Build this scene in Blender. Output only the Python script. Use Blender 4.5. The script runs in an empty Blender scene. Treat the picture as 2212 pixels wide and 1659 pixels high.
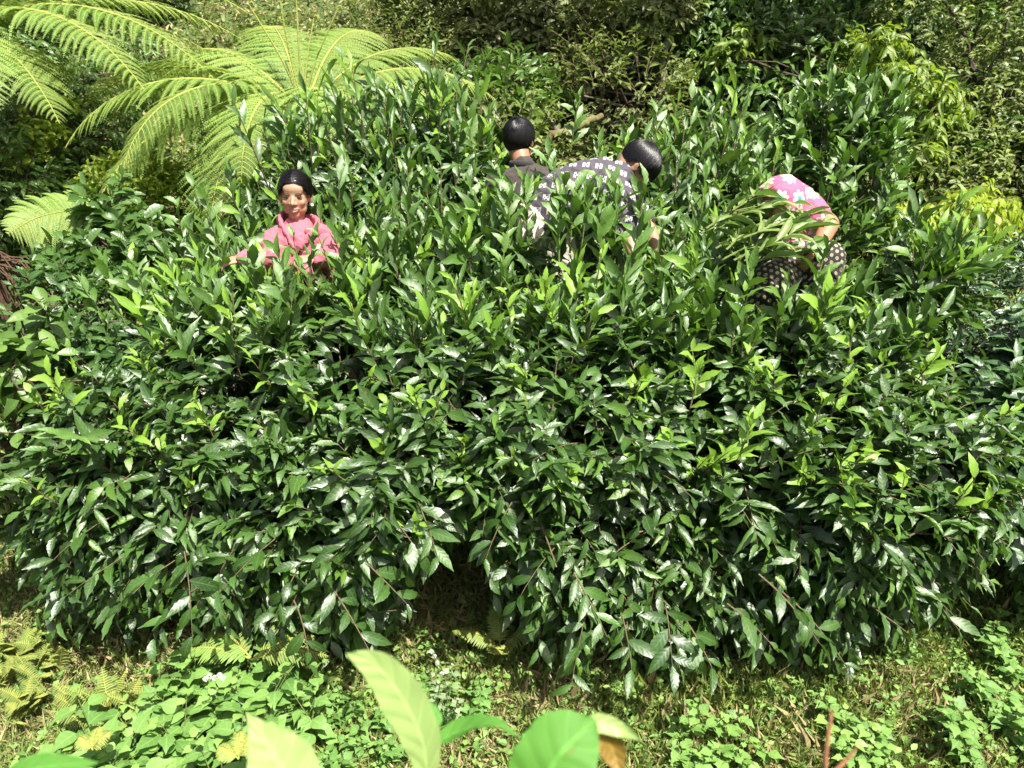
import bpy, math
import numpy as np
from mathutils import Vector, Matrix, noise

S = bpy.context.scene
COL = S.collection
# ------------------------------------------------------------------ camera, sky, sun, exposure
CAM = np.array([0.0, 0.0, 2.3]); PITCH = math.radians(22); FPX = 1609.0
cd = bpy.data.cameras.new('camera'); cam = bpy.data.objects.new('camera', cd); COL.objects.link(cam)
cam.location = CAM; cam.rotation_euler = (math.radians(90) - PITCH, 0, 0)
cd.sensor_width = 36; cd.lens = 36 * FPX / 2212; cd.clip_start = 0.02; cd.clip_end = 500
cd.dof.use_dof = True; cd.dof.focus_distance = 3.0; cd.dof.aperture_fstop = 8.5
S.camera = cam
SUN_EL, SUN_DX, SUN_DY = 61, 0.62, -0.78          # direction towards the sun: behind the camera, to the right
w = bpy.data.worlds.new("World"); S.world = w; w.use_nodes = True
nt = w.node_tree; bg = nt.nodes['Background']
sky = nt.nodes.new('ShaderNodeTexSky'); sky.sky_type = 'NISHITA'; sky.sun_disc = False
sky.sun_elevation = math.radians(SUN_EL); sky.sun_rotation = math.atan2(SUN_DX, SUN_DY)
sky.air_density = 0.9; sky.dust_density = 5.0; sky.ozone_density = 0.0
nt.links.new(sky.outputs[0], bg.inputs[0]); bg.inputs[1].default_value = 0.07
sd = bpy.data.lights.new('sun', 'SUN'); sd.energy = 5.0; sd.angle = math.radians(0.5); sd.color = (1, 0.955, 0.88)
sun = bpy.data.objects.new('sun', sd); COL.objects.link(sun)
hl = math.hypot(SUN_DX, SUN_DY); ce = math.cos(math.radians(SUN_EL))
tosun = Vector((SUN_DX / hl * ce, SUN_DY / hl * ce, math.sin(math.radians(SUN_EL))))
sun.rotation_euler = tosun.to_track_quat('Z', 'Y').to_euler(); sun.location = (2, -4, 12)
S.view_settings.view_transform = 'Standard'; S.view_settings.look = 'None'
S.view_settings.exposure = 1.15; S.view_settings.gamma = 1; S.view_settings.use_curve_mapping = False
S.render.engine = 'CYCLES'
cy = S.cycles; cy.max_bounces = 6; cy.diffuse_bounces = 3; cy.glossy_bounces = 2; cy.transmission_bounces = 4
cy.transparent_max_bounces = 4; cy.caustics_reflective = False; cy.caustics_refractive = False
cy.sample_clamp_indirect = 4

# ------------------------------------------------------------------ helpers
A = lambda *v: np.array(v, float)
def P(px, py, d):
    """A place in the world from where it appears (2212 x 1659 picture) and how deep it lies."""
    cp, sp = math.cos(PITCH), math.sin(PITCH)
    f = A(0, cp, -sp); u = A(0, sp, cp)
    return CAM + d * (f + (px - 1106) / FPX * A(1, 0, 0) - (py - 829.5) / FPX * u)
def smooth01(a, b, x):
    t = np.clip((x - a) / (b - a), 0, 1); return t * t * (3 - 2 * t)
def gz(x, y):
    """Height of the ground: a bank under the camera, a flat strip, then the hillside."""
    x = np.asarray(x, float); y = np.asarray(y, float)
    z = 0.42 * smooth01(2.5, 3.9, y) + 0.34 * np.maximum(0, y - 3.7) + 0.22 * np.maximum(0, y - 6.6)
    z = z + 0.75 * (1 - smooth01(0.2, 1.45, y))
    z = z + 0.03 * np.sin(x * 2.1 + 1.3) * np.cos(y * 1.7) + 0.02 * np.sin(x * 5.3 + y * 3.1) + 0.012 * np.sin(x * 11 - y * 9)
    z = z + 0.10 * np.sin(x * 0.9 + 0.5) * smooth01(4, 8, y)
    return z
def nrm(v): return v / np.maximum(np.linalg.norm(v, axis=-1, keepdims=True), 1e-9)

def tag(o, label=None, cat=None, group=None, kind=None):
    for k, v in (('label', label), ('category', cat), ('group', group), ('kind', kind)):
        if v: o[k] = v
    return o
def empty(name, loc, label, cat, group=None):
    o = bpy.data.objects.new(name, None); COL.objects.link(o); o.location = Vector([float(c) for c in loc]); o.empty_display_size = 0.1
    return tag(o, label, cat, group)
def mesh_obj(name, V, F, mat, parent=None, attrs=None, smooth=True, origin=None):
    """V (n,3), F list of face arrays (each (m,3) or (m,4)); attrs {name: (n,)}; one mesh object."""
    V = np.asarray(V, float)
    off = np.array(parent['_w']) if parent is not None and '_w' in parent else (np.array(parent.location) if parent is not None else (origin if origin is not None else np.zeros(3)))
    V = V - off
    me = bpy.data.meshes.new(name)
    Fs = [np.asarray(f, np.int32) for f in F if len(f)]
    nl = sum(f.size for f in Fs); nf = sum(len(f) for f in Fs)
    me.vertices.add(len(V)); me.vertices.foreach_set('co', V.astype(np.float32).ravel())
    me.loops.add(nl); me.loops.foreach_set('vertex_index', np.concatenate([f.ravel() for f in Fs]))
    me.polygons.add(nf)
    tot = np.concatenate([np.full(len(f), f.shape[1], np.int32) for f in Fs])
    st = np.concatenate([[0], np.cumsum(tot)[:-1]]).astype(np.int32)
    me.polygons.foreach_set('loop_start', st); me.polygons.foreach_set('loop_total', tot)
    me.update(calc_edges=True)
    me.polygons.foreach_set('use_smooth', np.full(nf, smooth))
    for k, a in (attrs or {}).items():
        at = me.attributes.new(k, 'FLOAT', 'POINT'); at.data.foreach_set('value', np.asarray(a, np.float32))
    if mat: me.materials.append(mat)
    o = bpy.data.objects.new(name, me); COL.objects.link(o)
    if parent is not None: o.parent = parent
    elif origin is not None: o.location = Vector([float(c) for c in origin])
    return o

# ------------------------------------------------------------------ materials
class NT:
    def __init__(s, name):
        s.m = bpy.data.materials.new(name); s.m.use_nodes = True; s.t = s.m.node_tree; s.t.nodes.clear()
        s.out = s.t.nodes.new('ShaderNodeOutputMaterial')
    def n(s, typ, **kw):
        x = s.t.nodes.new(typ)
        for k, v in kw.items():
            if k.startswith('i'): 
                key = k[1:]; key = int(key) if key.isdigit() else key.replace('_', ' ')
                if hasattr(v, 'is_output') or isinstance(v, bpy.types.NodeSocket): s.t.links.new(v, x.inputs[key])
                else: x.inputs[key].default_value = v
            else: setattr(x, k, v)
        return x
    def math(s, op, a, b=0.0, c=None):
        x = s.t.nodes.new('ShaderNodeMath'); x.operation = op
        for i, v in enumerate((a, b) if c is None else (a, b, c)):
            if isinstance(v, bpy.types.NodeSocket): s.t.links.new(v, x.inputs[i])
            else: x.inputs[i].default_value = v
        return x.outputs[0]
    def mix(s, f, a, b, blend='MIX'):
        x = s.t.nodes.new('ShaderNodeMix'); x.data_type = 'RGBA'; x.blend_type = blend
        for sock, v in ((x.inputs[0], f), (x.inputs[6], a), (x.inputs[7], b)):
            if isinstance(v, bpy.types.NodeSocket): s.t.links.new(v, sock)
            else: sock.default_value = v if not isinstance(v, tuple) else (*v, 1)[:4]
        return x.outputs[2]
    def ramp(s, fac, stops):
        x = s.t.nodes.new('ShaderNodeValToRGB'); s.t.links.new(fac, x.inputs[0])
        e = x.color_ramp.elements
        while len(e) < len(stops): e.new(0.5)
        for i, (p, c) in enumerate(stops): e[i].position = p; e[i].color = (*c, 1)
        return x.outputs[0]
    def attr(s, name):
        x = s.t.nodes.new('ShaderNodeAttribute'); x.attribute_name = name; return x.outputs['Fac']
    def link(s, a, b): s.t.links.new(a, b)

def leaf_mat(name, dark, mid, young, rough=0.36, trans=0.3, tcol=None, under=(0.10, 0.17, 0.06), spec=0.5, veins=7.0, blemish=0.0, vs=0.35, bs=0.25):
    k = NT(name)
    rnd, age, lu, lv = k.attr('rnd'), k.attr('age'), k.attr('lu'), k.attr('lv')
    c = k.ramp(rnd, [(0, dark), (0.6, tuple((a + b) / 2 for a, b in zip(dark, mid))), (1, mid)])
    c = k.mix(age, c, young)
    au = k.math('ABSOLUTE', lu)
    rib = k.math('LESS_THAN', au, 0.07)
    vein = k.math('SINE', k.math('MULTIPLY', k.math('SUBTRACT', lv, k.math('MULTIPLY', au, 0.16)), veins * 6.283))
    vm = k.math('GREATER_THAN', vein, 0.86); tc0 = k.n('ShaderNodeTexCoord'); gl = k.n('ShaderNodeTexNoise', iVector=tc0.outputs['Object'], iScale=14.0, iDetail=3.0)
    c = k.mix(k.math('MULTIPLY', k.math('MAXIMUM', rib, k.math('MULTIPLY', vm, 0.3)), vs), c, tuple(min(1, 1.9 * v + 0.02) for v in mid))
    tc = k.n('ShaderNodeTexCoord')
    if blemish:
        nz = k.n('ShaderNodeTexNoise', iVector=tc.outputs['Object'], iScale=55.0, iDetail=2.0)
        c = k.mix(k.math('MULTIPLY', k.math('GREATER_THAN', nz.outputs[0], 0.69), blemish), c, (0.16, 0.11, 0.03))
    geo = k.n('ShaderNodeNewGeometry')
    c2 = k.mix(k.math('MULTIPLY', geo.outputs['Backfacing'], 0.6), c, under)
    bmp = k.n('ShaderNodeBump', iStrength=bs, iDistance=0.003, iHeight=k.math('SUBTRACT', k.math('MULTIPLY', vein, -0.25), k.math('MULTIPLY', rib, 0.8)))
    rg = k.math('ADD', k.math('MULTIPLY', geo.outputs['Backfacing'], 0.25), k.math('ADD', rough - 0.22, k.math('ADD', k.math('MULTIPLY', rnd, 0.14), k.math('MULTIPLY', gl.outputs[0], .32))))
    b = k.n('ShaderNodeBsdfPrincipled', iBase_Color=c2, iRoughness=rg, iNormal=bmp.outputs[0])
    b.inputs['Specular IOR Level'].default_value = spec
    tcol = tcol or (0.20, 0.42, 0.03)
    t = k.n('ShaderNodeBsdfTranslucent', iColor=k.mix(0.6, c, tcol))
    mx = k.n('ShaderNodeMixShader', i0=trans, i1=b.outputs[0], i2=t.outputs[0])
    k.link(mx.outputs[0], k.out.inputs[0]); return k.m

def bark_mat(name, c1, c2, scale=30, lichen=None):
    k = NT(name); tc = k.n('ShaderNodeTexCoord')
    nz = k.n('ShaderNodeTexNoise', iVector=tc.outputs['Object'], iScale=float(scale), iDetail=6.0, iRoughness=0.7)
    c = k.ramp(nz.outputs[0], [(0.3, c1), (0.7, c2)])
    if lichen:
        n2 = k.n('ShaderNodeTexNoise', iVector=tc.outputs['Object'], iScale=14.0, iDetail=4.0)
        c = k.mix(k.ramp(n2.outputs[0], [(0.48, (0, 0, 0)), (0.58, (1, 1, 1))]), c, lichen)
    bmp = k.n('ShaderNodeBump', iStrength=0.8, iDistance=0.01, iHeight=nz.outputs[0])
    b = k.n('ShaderNodeBsdfPrincipled', iBase_Color=c, iRoughness=0.9, iNormal=bmp.outputs[0])
    k.link(b.outputs[0], k.out.inputs[0]); return k.m

def plain(name, col, rough=0.7, spec=0.3, nscale=40, amt=0.25, bump=0.0, sss=0.0):
    k = NT(name); tc = k.n('ShaderNodeTexCoord')
    nz = k.n('ShaderNodeTexNoise', iVector=tc.outputs['Object'], iScale=float(nscale), iDetail=4.0)
    c = k.mix(k.math('MULTIPLY', nz.outputs[0], amt), col, tuple(v * 0.45 for v in col))
    kw = {}
    if bump: kw['iNormal'] = k.n('ShaderNodeBump', iStrength=bump, iDistance=0.004, iHeight=nz.outputs[0]).outputs[0]
    b = k.n('ShaderNodeBsdfPrincipled', iBase_Color=c, iRoughness=rough, **kw)
    b.inputs['Specular IOR Level'].default_value = spec
    if sss: b.inputs['Subsurface Weight'].default_value = sss; b.inputs['Subsurface Radius'].default_value = (0.01, 0.004, 0.002)
    k.link(b.outputs[0], k.out.inputs[0]); return k.m

TEA = leaf_mat('tea_leaf', (0.017, 0.050, 0.008), (0.062, 0.150, 0.019), (0.13, 0.26, 0.025), 0.47, 0.18, tcol=(0.20, 0.42, 0.02), blemish=0.7, spec=1.0, bs=.25)
TEAY = leaf_mat('young_tea_leaf', (0.07, 0.19, 0.02), (0.13, 0.29, 0.03), (0.23, 0.40, 0.05), 0.40, 0.36, tcol=(0.28, 0.52, 0.03))
TEA2 = leaf_mat('neighbour_tea_leaf', (0.016, 0.05, 0.02), (0.045, 0.11, 0.04), (0.12, 0.24, 0.05), 0.4, 0.15, spec=.9)
DARKLEAF = leaf_mat('dark_tree_leaf', (0.026, 0.065, 0.014), (0.11, 0.19, 0.045), (0.16, 0.29, 0.04), 0.36, 0.24)
OLIVE = leaf_mat('olive_tree_leaf', (0.07, 0.095, 0.03), (0.29, 0.32, 0.14), (0.32, 0.36, 0.09), 0.5, 0.25, tcol=(0.35, 0.45, 0.08), under=(0.22, 0.23, 0.15), blemish=0.6)
YELLOW = leaf_mat('yellow_green_leaf', (0.13, 0.21, 0.025), (0.30, 0.40, 0.05), (0.42, 0.52, 0.05), 0.45, 0.42, tcol=(0.5, 0.7, 0.04))
FARLEAF = leaf_mat('small_far_leaf', (0.045, 0.08, 0.018), (0.21, 0.26, 0.07), (0.28, 0.35, 0.07), 0.5, 0.3, tcol=(0.3, 0.45, 0.05))
BROAD = leaf_mat('broad_shrub_leaf', (0.035, 0.085, 0.02), (0.10, 0.19, 0.045), (0.2, 0.34, 0.05), 0.4, 0.25)
WEED = leaf_mat('weed_leaf', (0.09, 0.20, 0.045), (0.17, 0.32, 0.075), (0.28, 0.45, 0.10), 0.55, 0.28, tcol=(0.26, 0.48, 0.12), veins=5)
FERN = leaf_mat('fern_leaf', (0.12, 0.26, 0.04), (0.20, 0.36, 0.06), (0.28, 0.45, 0.085), 0.5, 0.35, tcol=(0.45, 0.6, 0.06), under=(0.30, 0.38, 0.12))
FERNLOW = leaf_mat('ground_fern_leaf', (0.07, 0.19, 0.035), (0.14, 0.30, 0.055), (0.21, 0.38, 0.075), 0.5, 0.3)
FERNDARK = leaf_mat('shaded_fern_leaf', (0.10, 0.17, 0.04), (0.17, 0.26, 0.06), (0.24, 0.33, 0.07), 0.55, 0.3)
STEMG = bark_mat('green_stem', (0.10, 0.15, 0.03), (0.17, 0.2, 0.05), 60)
STEMB = bark_mat('brown_twig', (0.09, 0.06, 0.035), (0.2, 0.15, 0.08), 60)
BARK = bark_mat('grey_bark', (0.06, 0.045, 0.03), (0.2, 0.17, 0.12), 25, lichen=(0.17, 0.17, 0.12))
BARKD = bark_mat('dark_bark', (0.035, 0.025, 0.018), (0.12, 0.09, 0.06), 25)
DEADF = bark_mat('dead_frond', (0.035, 0.02, 0.012), (0.12, 0.07, 0.035), 40)
FERNSTEM = bark_mat('fern_stalk', (0.22, 0.26, 0.05), (0.33, 0.36, 0.08), 30)

# ------------------------------------------------------------------ leaf templates and instancing
def leaf_template(rows, shape='tea', fold=0.22, droop=0.5, twist=0.0, serr=0.0, wav=0.0, seed=0):
    r = np.random.default_rng(seed); t = np.linspace(0, 1, rows)
    if shape == 'tea': w = np.sin(np.pi * np.minimum(t ** 0.85, 1)) ** 0.9 * (1 - 0.35 * t ** 3) * np.where(t > .8, 1 - .45 * (t - .8) / .2, 1)
    elif shape == 'lance': w = np.sin(np.pi * t ** 0.75) * (1 - 0.2 * t)
    elif shape == 'heart': w = np.where(t < 0.12, 0.75 * (t / 0.12) ** 0.5, 0) + np.where(t >= 0.12, 1.0 * (1 - ((t - 0.12) / 0.88) ** 1.5) * (0.75 + 0.5 * np.sin(np.pi * np.clip((t - 0.12) * 1.7, 0, 1))), 0)
    elif shape == 'obov': w = np.sin(np.pi * t ** 1.35) ** 0.8
    else: w = np.sin(np.pi * t)
    w = np.maximum(w, 0.025); w = w / w.max() * 0.5
    ang = -droop * (t ** 1.3); dy = np.cos(ang); dz = np.sin(ang)
    y = np.concatenate([[0], np.cumsum((dy[1:] + dy[:-1]) / 2)]) / (rows - 1)
    z = np.concatenate([[0], np.cumsum((dz[1:] + dz[:-1]) / 2)]) / (rows - 1)
    V = []; lu = []; lv = []
    for i in range(rows):
        for s in (-1, 0, 1):
            ww = w[i] * (1 + (serr * (1 if i % 2 else -1) if 0 < i < rows - 1 else 0))
            tw = twist * t[i]
            x0 = s * ww; z0 = abs(s) * ww * fold * 2 + (wav * math.sin(i * 1.9 + s * 1.3 + seed) * 0.06 if s else 0)
            V.append((x0 * math.cos(tw) - z0 * math.sin(tw) * 0.4, y[i], z0 * math.cos(tw) * 0.4 + z[i] + x0 * math.sin(tw)))
            lu.append(s); lv.append(t[i])
    V = np.array(V); F = []
    for i in range(rows - 1):
        a = i * 3
        F += [(a, a + 1, a + 4, a + 3), (a + 1, a + 2, a + 5, a + 4)]
    return V, np.array(F), np.array(lu, float), np.array(lv)
def tset(rows, shape, serr=0.0, wav=1.0, droops=(0.25, 0.5, 0.8, 1.2), folds=(0.35, 0.2, 0.45, 0.25), seed=0):
    return [leaf_template(rows, shape, folds[i % len(folds)], d, (0.25, -0.3, 0.15, -0.1, 0.4)[i % 5], serr, wav, seed + i) for i, d in enumerate(droops)]
T_TEA = tset(11, 'tea', 0.065, 0.8, (0.15, 0.35, 0.6, 0.85, 1.2), (0.16, 0.1, 0.24, 0.12))
T_TEAL = tset(6, 'tea', 0.0, 1.0)
T_BG = tset(4, 'tea', 0.0, 0.6)
T_LANCE = tset(5, 'lance', 0.0, 0.8)
T_OBOV = tset(6, 'obov', 0.0, 1.0)
T_HEART = tset(10, 'heart', 0.03, 0.6, (0.2, 0.5, 0.8, 1.1), (.1, .2, .05, .14))

class Leaves:
    def __init__(s): s.b = []
    def add(s, Pn, D, N, L, W, rnd, age):
        n = len(Pn)
        if n: s.b.append([np.asarray(Pn), nrm(np.asarray(D)), np.asarray(N), np.broadcast_to(L, n), np.broadcast_to(W, n), np.broadcast_to(rnd, n), np.broadcast_to(age, n)])
    def cat(s): return [np.concatenate([b[i] for b in s.b]) for i in range(7)]
    def filt(s, fn):
        a = s.cat(); m = fn(a[0] + a[1] * a[3][:, None] * 0.5); s.b = [[x[m] for x in a]]
    def split(s, fn):
        a = s.cat(); m = fn(a); o = Leaves(); o.b = [[x[m] for x in a]]; s.b = [[x[~m] for x in a]]; return o
    def build(s, name, mat, parent, tmpl, rng, **kw):
        if not s.b: return None
        Pn, D, N, L, W, rnd, age = s.cat()
        X = nrm(np.cross(D, N)); N = np.cross(X, D)
        tid = rng.integers(0, len(tmpl), len(Pn)); VV = []; FF = []; at = {'rnd': [], 'age': [], 'lu': [], 'lv': []}; base = 0
        for k, (tv, tf, lu, lv) in enumerate(tmpl):
            m = tid == k; n = int(m.sum())
            if not n: continue
            v = (Pn[m][:, None] + X[m][:, None] * (tv[None, :, 0:1] * W[m][:, None, None])
                 + D[m][:, None] * (tv[None, :, 1:2] * L[m][:, None, None]) + N[m][:, None] * (tv[None, :, 2:3] * L[m][:, None, None] * 0.9))
            VV.append(v.reshape(-1, 3)); nv = len(tv)
            FF.append((tf[None] + (np.arange(n) * nv)[:, None, None] + base).reshape(-1, 4)); base += n * nv
            at['rnd'].append(np.repeat(rnd[m], nv)); at['age'].append(np.repeat(age[m], nv)); at['lu'].append(np.tile(lu, n)); at['lv'].append(np.tile(lv, n))
        return mesh_obj(name, np.concatenate(VV), [np.concatenate(FF)], mat, parent, {k: np.concatenate(v) for k, v in at.items()}, **kw)

def tubes(paths, radii, sides=4):
    """paths (N,K,3), radii (N,K) -> V, F"""
    paths = np.asarray(paths, float); radii = np.asarray(radii, float)
    N, K = paths.shape[:2]
    T = np.gradient(paths, axis=1); T = nrm(T)
    ref = np.where(np.abs(T[..., 2:3]) > 0.9, A(1, 0, 0), A(0, 0, 1)); a = nrm(np.cross(T, ref)); b = np.cross(T, a)
    ph = np.arange(sides) * 2 * np.pi / sides
    V = paths[:, :, None] + radii[:, :, None, None] * (a[:, :, None] * np.cos(ph)[None, None, :, None] + b[:, :, None] * np.sin(ph)[None, None, :, None])
    V = V.reshape(-1, 3); F = []
    i0 = (np.arange(N) * K * sides)[:, None, None]; kk = (np.arange(K - 1) * sides)[None, :, None]; s0 = np.arange(sides)[None, None, :]; s1 = (s0 + 1) % sides
    F = np.stack([i0 + kk + s0, i0 + kk + s1, i0 + kk + sides + s1, i0 + kk + sides + s0], -1).reshape(-1, 4)
    return V, F
class Tubes:
    def __init__(s): s.V = []; s.F = []; s.n = 0
    def add(s, paths, radii, sides=4):
        V, F = tubes(paths, radii, sides); s.V.append(V); s.F.append(F + s.n); s.n += len(V)
    def path(s, pts, r0, r1, sides=7, seg=8, jit=0.0, rng=None):
        pts = np.array(pts, float); t = np.linspace(0, len(pts) - 1, seg + 1)
        # catmull-rom
        q = np.vstack([2 * pts[0] - pts[1], pts, 2 * pts[-1] - pts[-2]]); out = []
        for x in t:
            i = min(int(x), len(pts) - 2); f = x - i; p0, p1, p2, p3 = q[i:i + 4]
            out.append(0.5 * ((2 * p1) + (-p0 + p2) * f + (2 * p0 - 5 * p1 + 4 * p2 - p3) * f * f + (-p0 + 3 * p1 - 3 * p2 + p3) * f ** 3))
        out = np.array(out)
        if jit and rng is not None: out[1:-1] += rng.normal(0, jit, (len(out) - 2, 3))
        s.add(out[None], np.linspace(r0, r1, seg + 1)[None], sides); return out
    def keep(s, fn, K=5, sides=3):
        '''drop the twigs whose middle lies where fn is False (all added with K rings of `sides`)'''
        V = np.concatenate(s.V).reshape(-1, K * sides, 3); m = fn(V[:, K * sides // 2:].mean(1)); V = V[m]; n = len(V)
        F = np.concatenate(s.F).reshape(len(m), -1, 4)[0][None] + (np.arange(n) * K * sides)[:, None, None]
        s.V = [V.reshape(-1, 3)]; s.F = [F.reshape(-1, 4)]; s.n = n * K * sides
    def build(s, name, mat, parent): return mesh_obj(name, np.concatenate(s.V), [np.concatenate(s.F)], mat, parent) if s.V else None

def shoots(rng, lv, tb, base, dirn, length, K, L, W, sag=0.0, agefn=None, open_=0.9, up=0.8, hang=0.0, rstem=0.003, rnd0=0.5, rsp=0.5, tip=True, start=0.15, fc=(0.08, -0.30, 0)):
    """Leafy twigs: base (N,3), dirn (N,3), length (N,), K leaves each."""
    N = len(base)
    if N == 0: return
    dirn = nrm(dirn); length = np.broadcast_to(length, N); sag = np.broadcast_to(sag, N); L = np.broadcast_to(L, N); W = np.broadcast_to(W, N)
    hang = np.broadcast_to(hang, N)
    side = nrm(np.cross(dirn, rng.normal(0, 1, (N, 3)))) * (length * rng.uniform(0.0, 0.18, N))[:, None]
    def C(t): return base[:, None] + dirn[:, None] * (length[:, None] * t)[..., None] + side[:, None] * (t ** 2)[..., None] - A(0, 0, 1) * (sag[:, None] * length[:, None] * t ** 2)[..., None]
    tt = np.tile(np.linspace(0, 1, 5), (N, 1)); pts = C(tt)
    if tb is not None: tb.add(pts, rstem * np.tile([1.3, 1.1, 0.9, 0.7, 0.4], (N, 1)) * (length / length.mean())[:, None] ** 0.5, 3)
    tk = np.tile(np.linspace(start, 0.98, K), (N, 1)) + rng.uniform(-0.03, 0.03, (N, K)); pk = C(np.clip(tk, 0, 1))
    tg = nrm(dirn[:, None] * length[:, None, None] + 2 * side[:, None] * tk[..., None] - A(0, 0, 1) * (2 * sag[:, None] * length[:, None] * tk)[..., None])
    a = nrm(np.cross(tg, A(0.13, 0.21, 1))); b = np.cross(tg, a)
    az = np.arange(K)[None] * 2.4 + rng.uniform(0, 6.28, (N, 1)) + rng.normal(0, 0.35, (N, K))
    vert = np.abs(tg[..., 2])                                    # spreading twigs hold their leaves in two ranks
    rad = a[...] * np.cos(az)[..., None] + b * np.sin(az)[..., None]
    flat = nrm(a * np.sign(np.cos(az))[..., None] + rng.normal(0, 0.25, (N, K, 3)))
    rad = nrm(rad * vert[..., None] + flat * (1 - vert[..., None]))
    op = open_ * (1.0 - 0.55 * tk ** 3)
    D = nrm(tg * 0.6 + rad * op[..., None] + rng.normal(0, 0.16, (N, K, 3)) - A(0, 0, 1) * hang[:, None, None])
    Nn = A(0, 0, 1) * up + A(*fc) + tg * 0.45 - rad * 0.12 + rng.normal(0, 0.28, (N, K, 3))
    size = (0.75 + 0.35 * np.sin(np.pi * np.clip(tk, 0, 1) ** 0.8)) * rng.uniform(0.72, 1.18, (N, K))
    age = np.clip((agefn(tk, N) if agefn is not None else tk * 0), 0, 1)
    rr = np.clip(rnd0 + rsp * rng.uniform(-1, 1, (N, K)) * 0.7 + rsp * rng.uniform(-1, 1, (N, 1)) * 0.4, 0, 1)
    f = lambda x: x.reshape(-1, *x.shape[2:])
    lv.add(f(pk), f(D), f(Nn), f(L[:, None] * size), f(W[:, None] * size), f(rr), f(age))

def lobe_points(rng, lobes, dens, margin=0.93, face=None, jitter=0.12):
    """Points on the outside of a union of ellipsoids [(c, (rx,ry,rz))]; returns P, N."""
    C = np.array([l[0] for l in lobes]); R = np.array([l[1] for l in lobes]); PP = []; NN = []
    for i in range(len(lobes)):
        area = 4 * math.pi * np.mean(R[i]) ** 2; n = max(3, int(area * dens))
        d = nrm(rng.normal(0, 1, (n, 3))); p = C[i] + d * R[i] * rng.uniform(1 - jitter, 1 + jitter * 0.6, (n, 1))
        q = (((p[:, None] - C[None]) / R[None]) ** 2).sum(-1); q[:, i] = 9
        ok = q.min(1) > margin ** 2
        if face is not None: ok &= face(p, d)
        PP.append(p[ok]); NN.append(nrm(d[ok] / R[i]))
    return np.concatenate(PP), np.concatenate(NN)

def plant(name, label, cat, root, lobes, mat, tm, seed, dens=60, K=8, L=0.1, W=0.035, ln=0.28, sag=0.25, open_=0.9, hang=0.1, upd=0.5, age=None,
          trunk=None, tr=(0.06, 0.02), bark=BARKD, group=None, rnd0=0.5, face=True, limb_r=0.014, rstem=0.0025, trunk_name='trunk', crown='crown', up=0.8, twig=STEMB):
    """A tree or shrub: trunk and limbs, twigs, and a crown of many leaves."""
    rng = np.random.default_rng(seed); e = empty(name, root, label, cat, group)
    fc = (lambda p, d: (d[:, 1] < 0.55) | (rng.random(len(d)) < 0.35)) if face else None
    pts, nn = lobe_points(rng, lobes, dens, face=fc)
    N = len(pts); ln_ = ln * rng.uniform(0.6, 1.3, N)
    d = nrm(nn * 0.8 + A(0, 0, upd) + rng.normal(0, 0.3, (N, 3)))
    lv = Leaves(); tb = Tubes()
    shoots(rng, lv, tb, pts - d * (ln_ * 0.65)[:, None], d, ln_, K, L * rng.uniform(0.8, 1.15, N), W * rng.uniform(0.8, 1.15, N), sag, age, open_, up, hang, rstem, rnd0=rnd0)
    tk = Tubes(); tp = [A(*root)] + [A(*q) for q in (trunk or [np.array(lobes[0][0])])]
    tc = tk.path(tp, tr[0], tr[1], 9, 14, 0.012, rng)
    for c, r in lobes:
        c = A(*c); i = np.argmin(np.linalg.norm(tc - (c - A(0, 0, 0.3)), axis=1)); i = max(1, min(i, len(tc) - 2)); s = tc[i]; m = (s + c) / 2 + rng.normal(0, 0.06, 3) - A(0, 0, 0.05)
        lc = tk.path([s, m, c], limb_r * 1.3, limb_r * 0.5, 6, 6, 0.012, rng)
        for _ in range(3):
            j = rng.integers(2, 6); q = c + nrm(rng.normal(0, 1, 3)) * np.array(r) * 0.8
            tk.path([lc[j], (lc[j] + q) / 2 + rng.normal(0, 0.04, 3), q], limb_r * 0.5, limb_r * 0.2, 4, 5, 0.01, rng)
    tk.build(trunk_name, bark, e); tb.build('twigs', twig, e); lv.build(crown, mat, e, tm, rng)
    return e

AGE_SHOOT = lambda p, a: (lambda tk, N: a * np.clip(tk - 0.35, 0, 1) ** p * 1.6)
# ------------------------------------------------------------------ ground and sky setting
def ground_mat():
    k = NT('soil_and_turf'); tc = k.n('ShaderNodeTexCoord'); o = tc.outputs['Object']
    n1 = k.n('ShaderNodeTexNoise', iVector=o, iScale=1.6, iDetail=6.0); n2 = k.n('ShaderNodeTexNoise', iVector=o, iScale=38.0, iDetail=8.0, iRoughness=0.75)
    soil = k.ramp(n2.outputs[0], [(0.3, (0.03, 0.02, 0.012)), (0.55, (0.10, 0.065, 0.035)), (0.75, (0.22, 0.16, 0.085))])
    gr = k.ramp(n2.outputs[0], [(0.3, (0.03, 0.055, 0.012)), (0.6, (0.10, 0.16, 0.035)), (0.8, (0.24, 0.26, 0.08))])
    c = k.mix(k.ramp(n1.outputs[0], [(0.54, (0, 0, 0)), (0.64, (1, 1, 1))]), gr, soil)
    b = k.n('ShaderNodeBsdfPrincipled', iBase_Color=c, iRoughness=0.95, iNormal=k.n('ShaderNodeBump', iStrength=1.0, iDistance=0.03, iHeight=n2.outputs[0]).outputs[0])
    k.link(b.outputs[0], k.out.inputs[0]); return k.m
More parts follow.
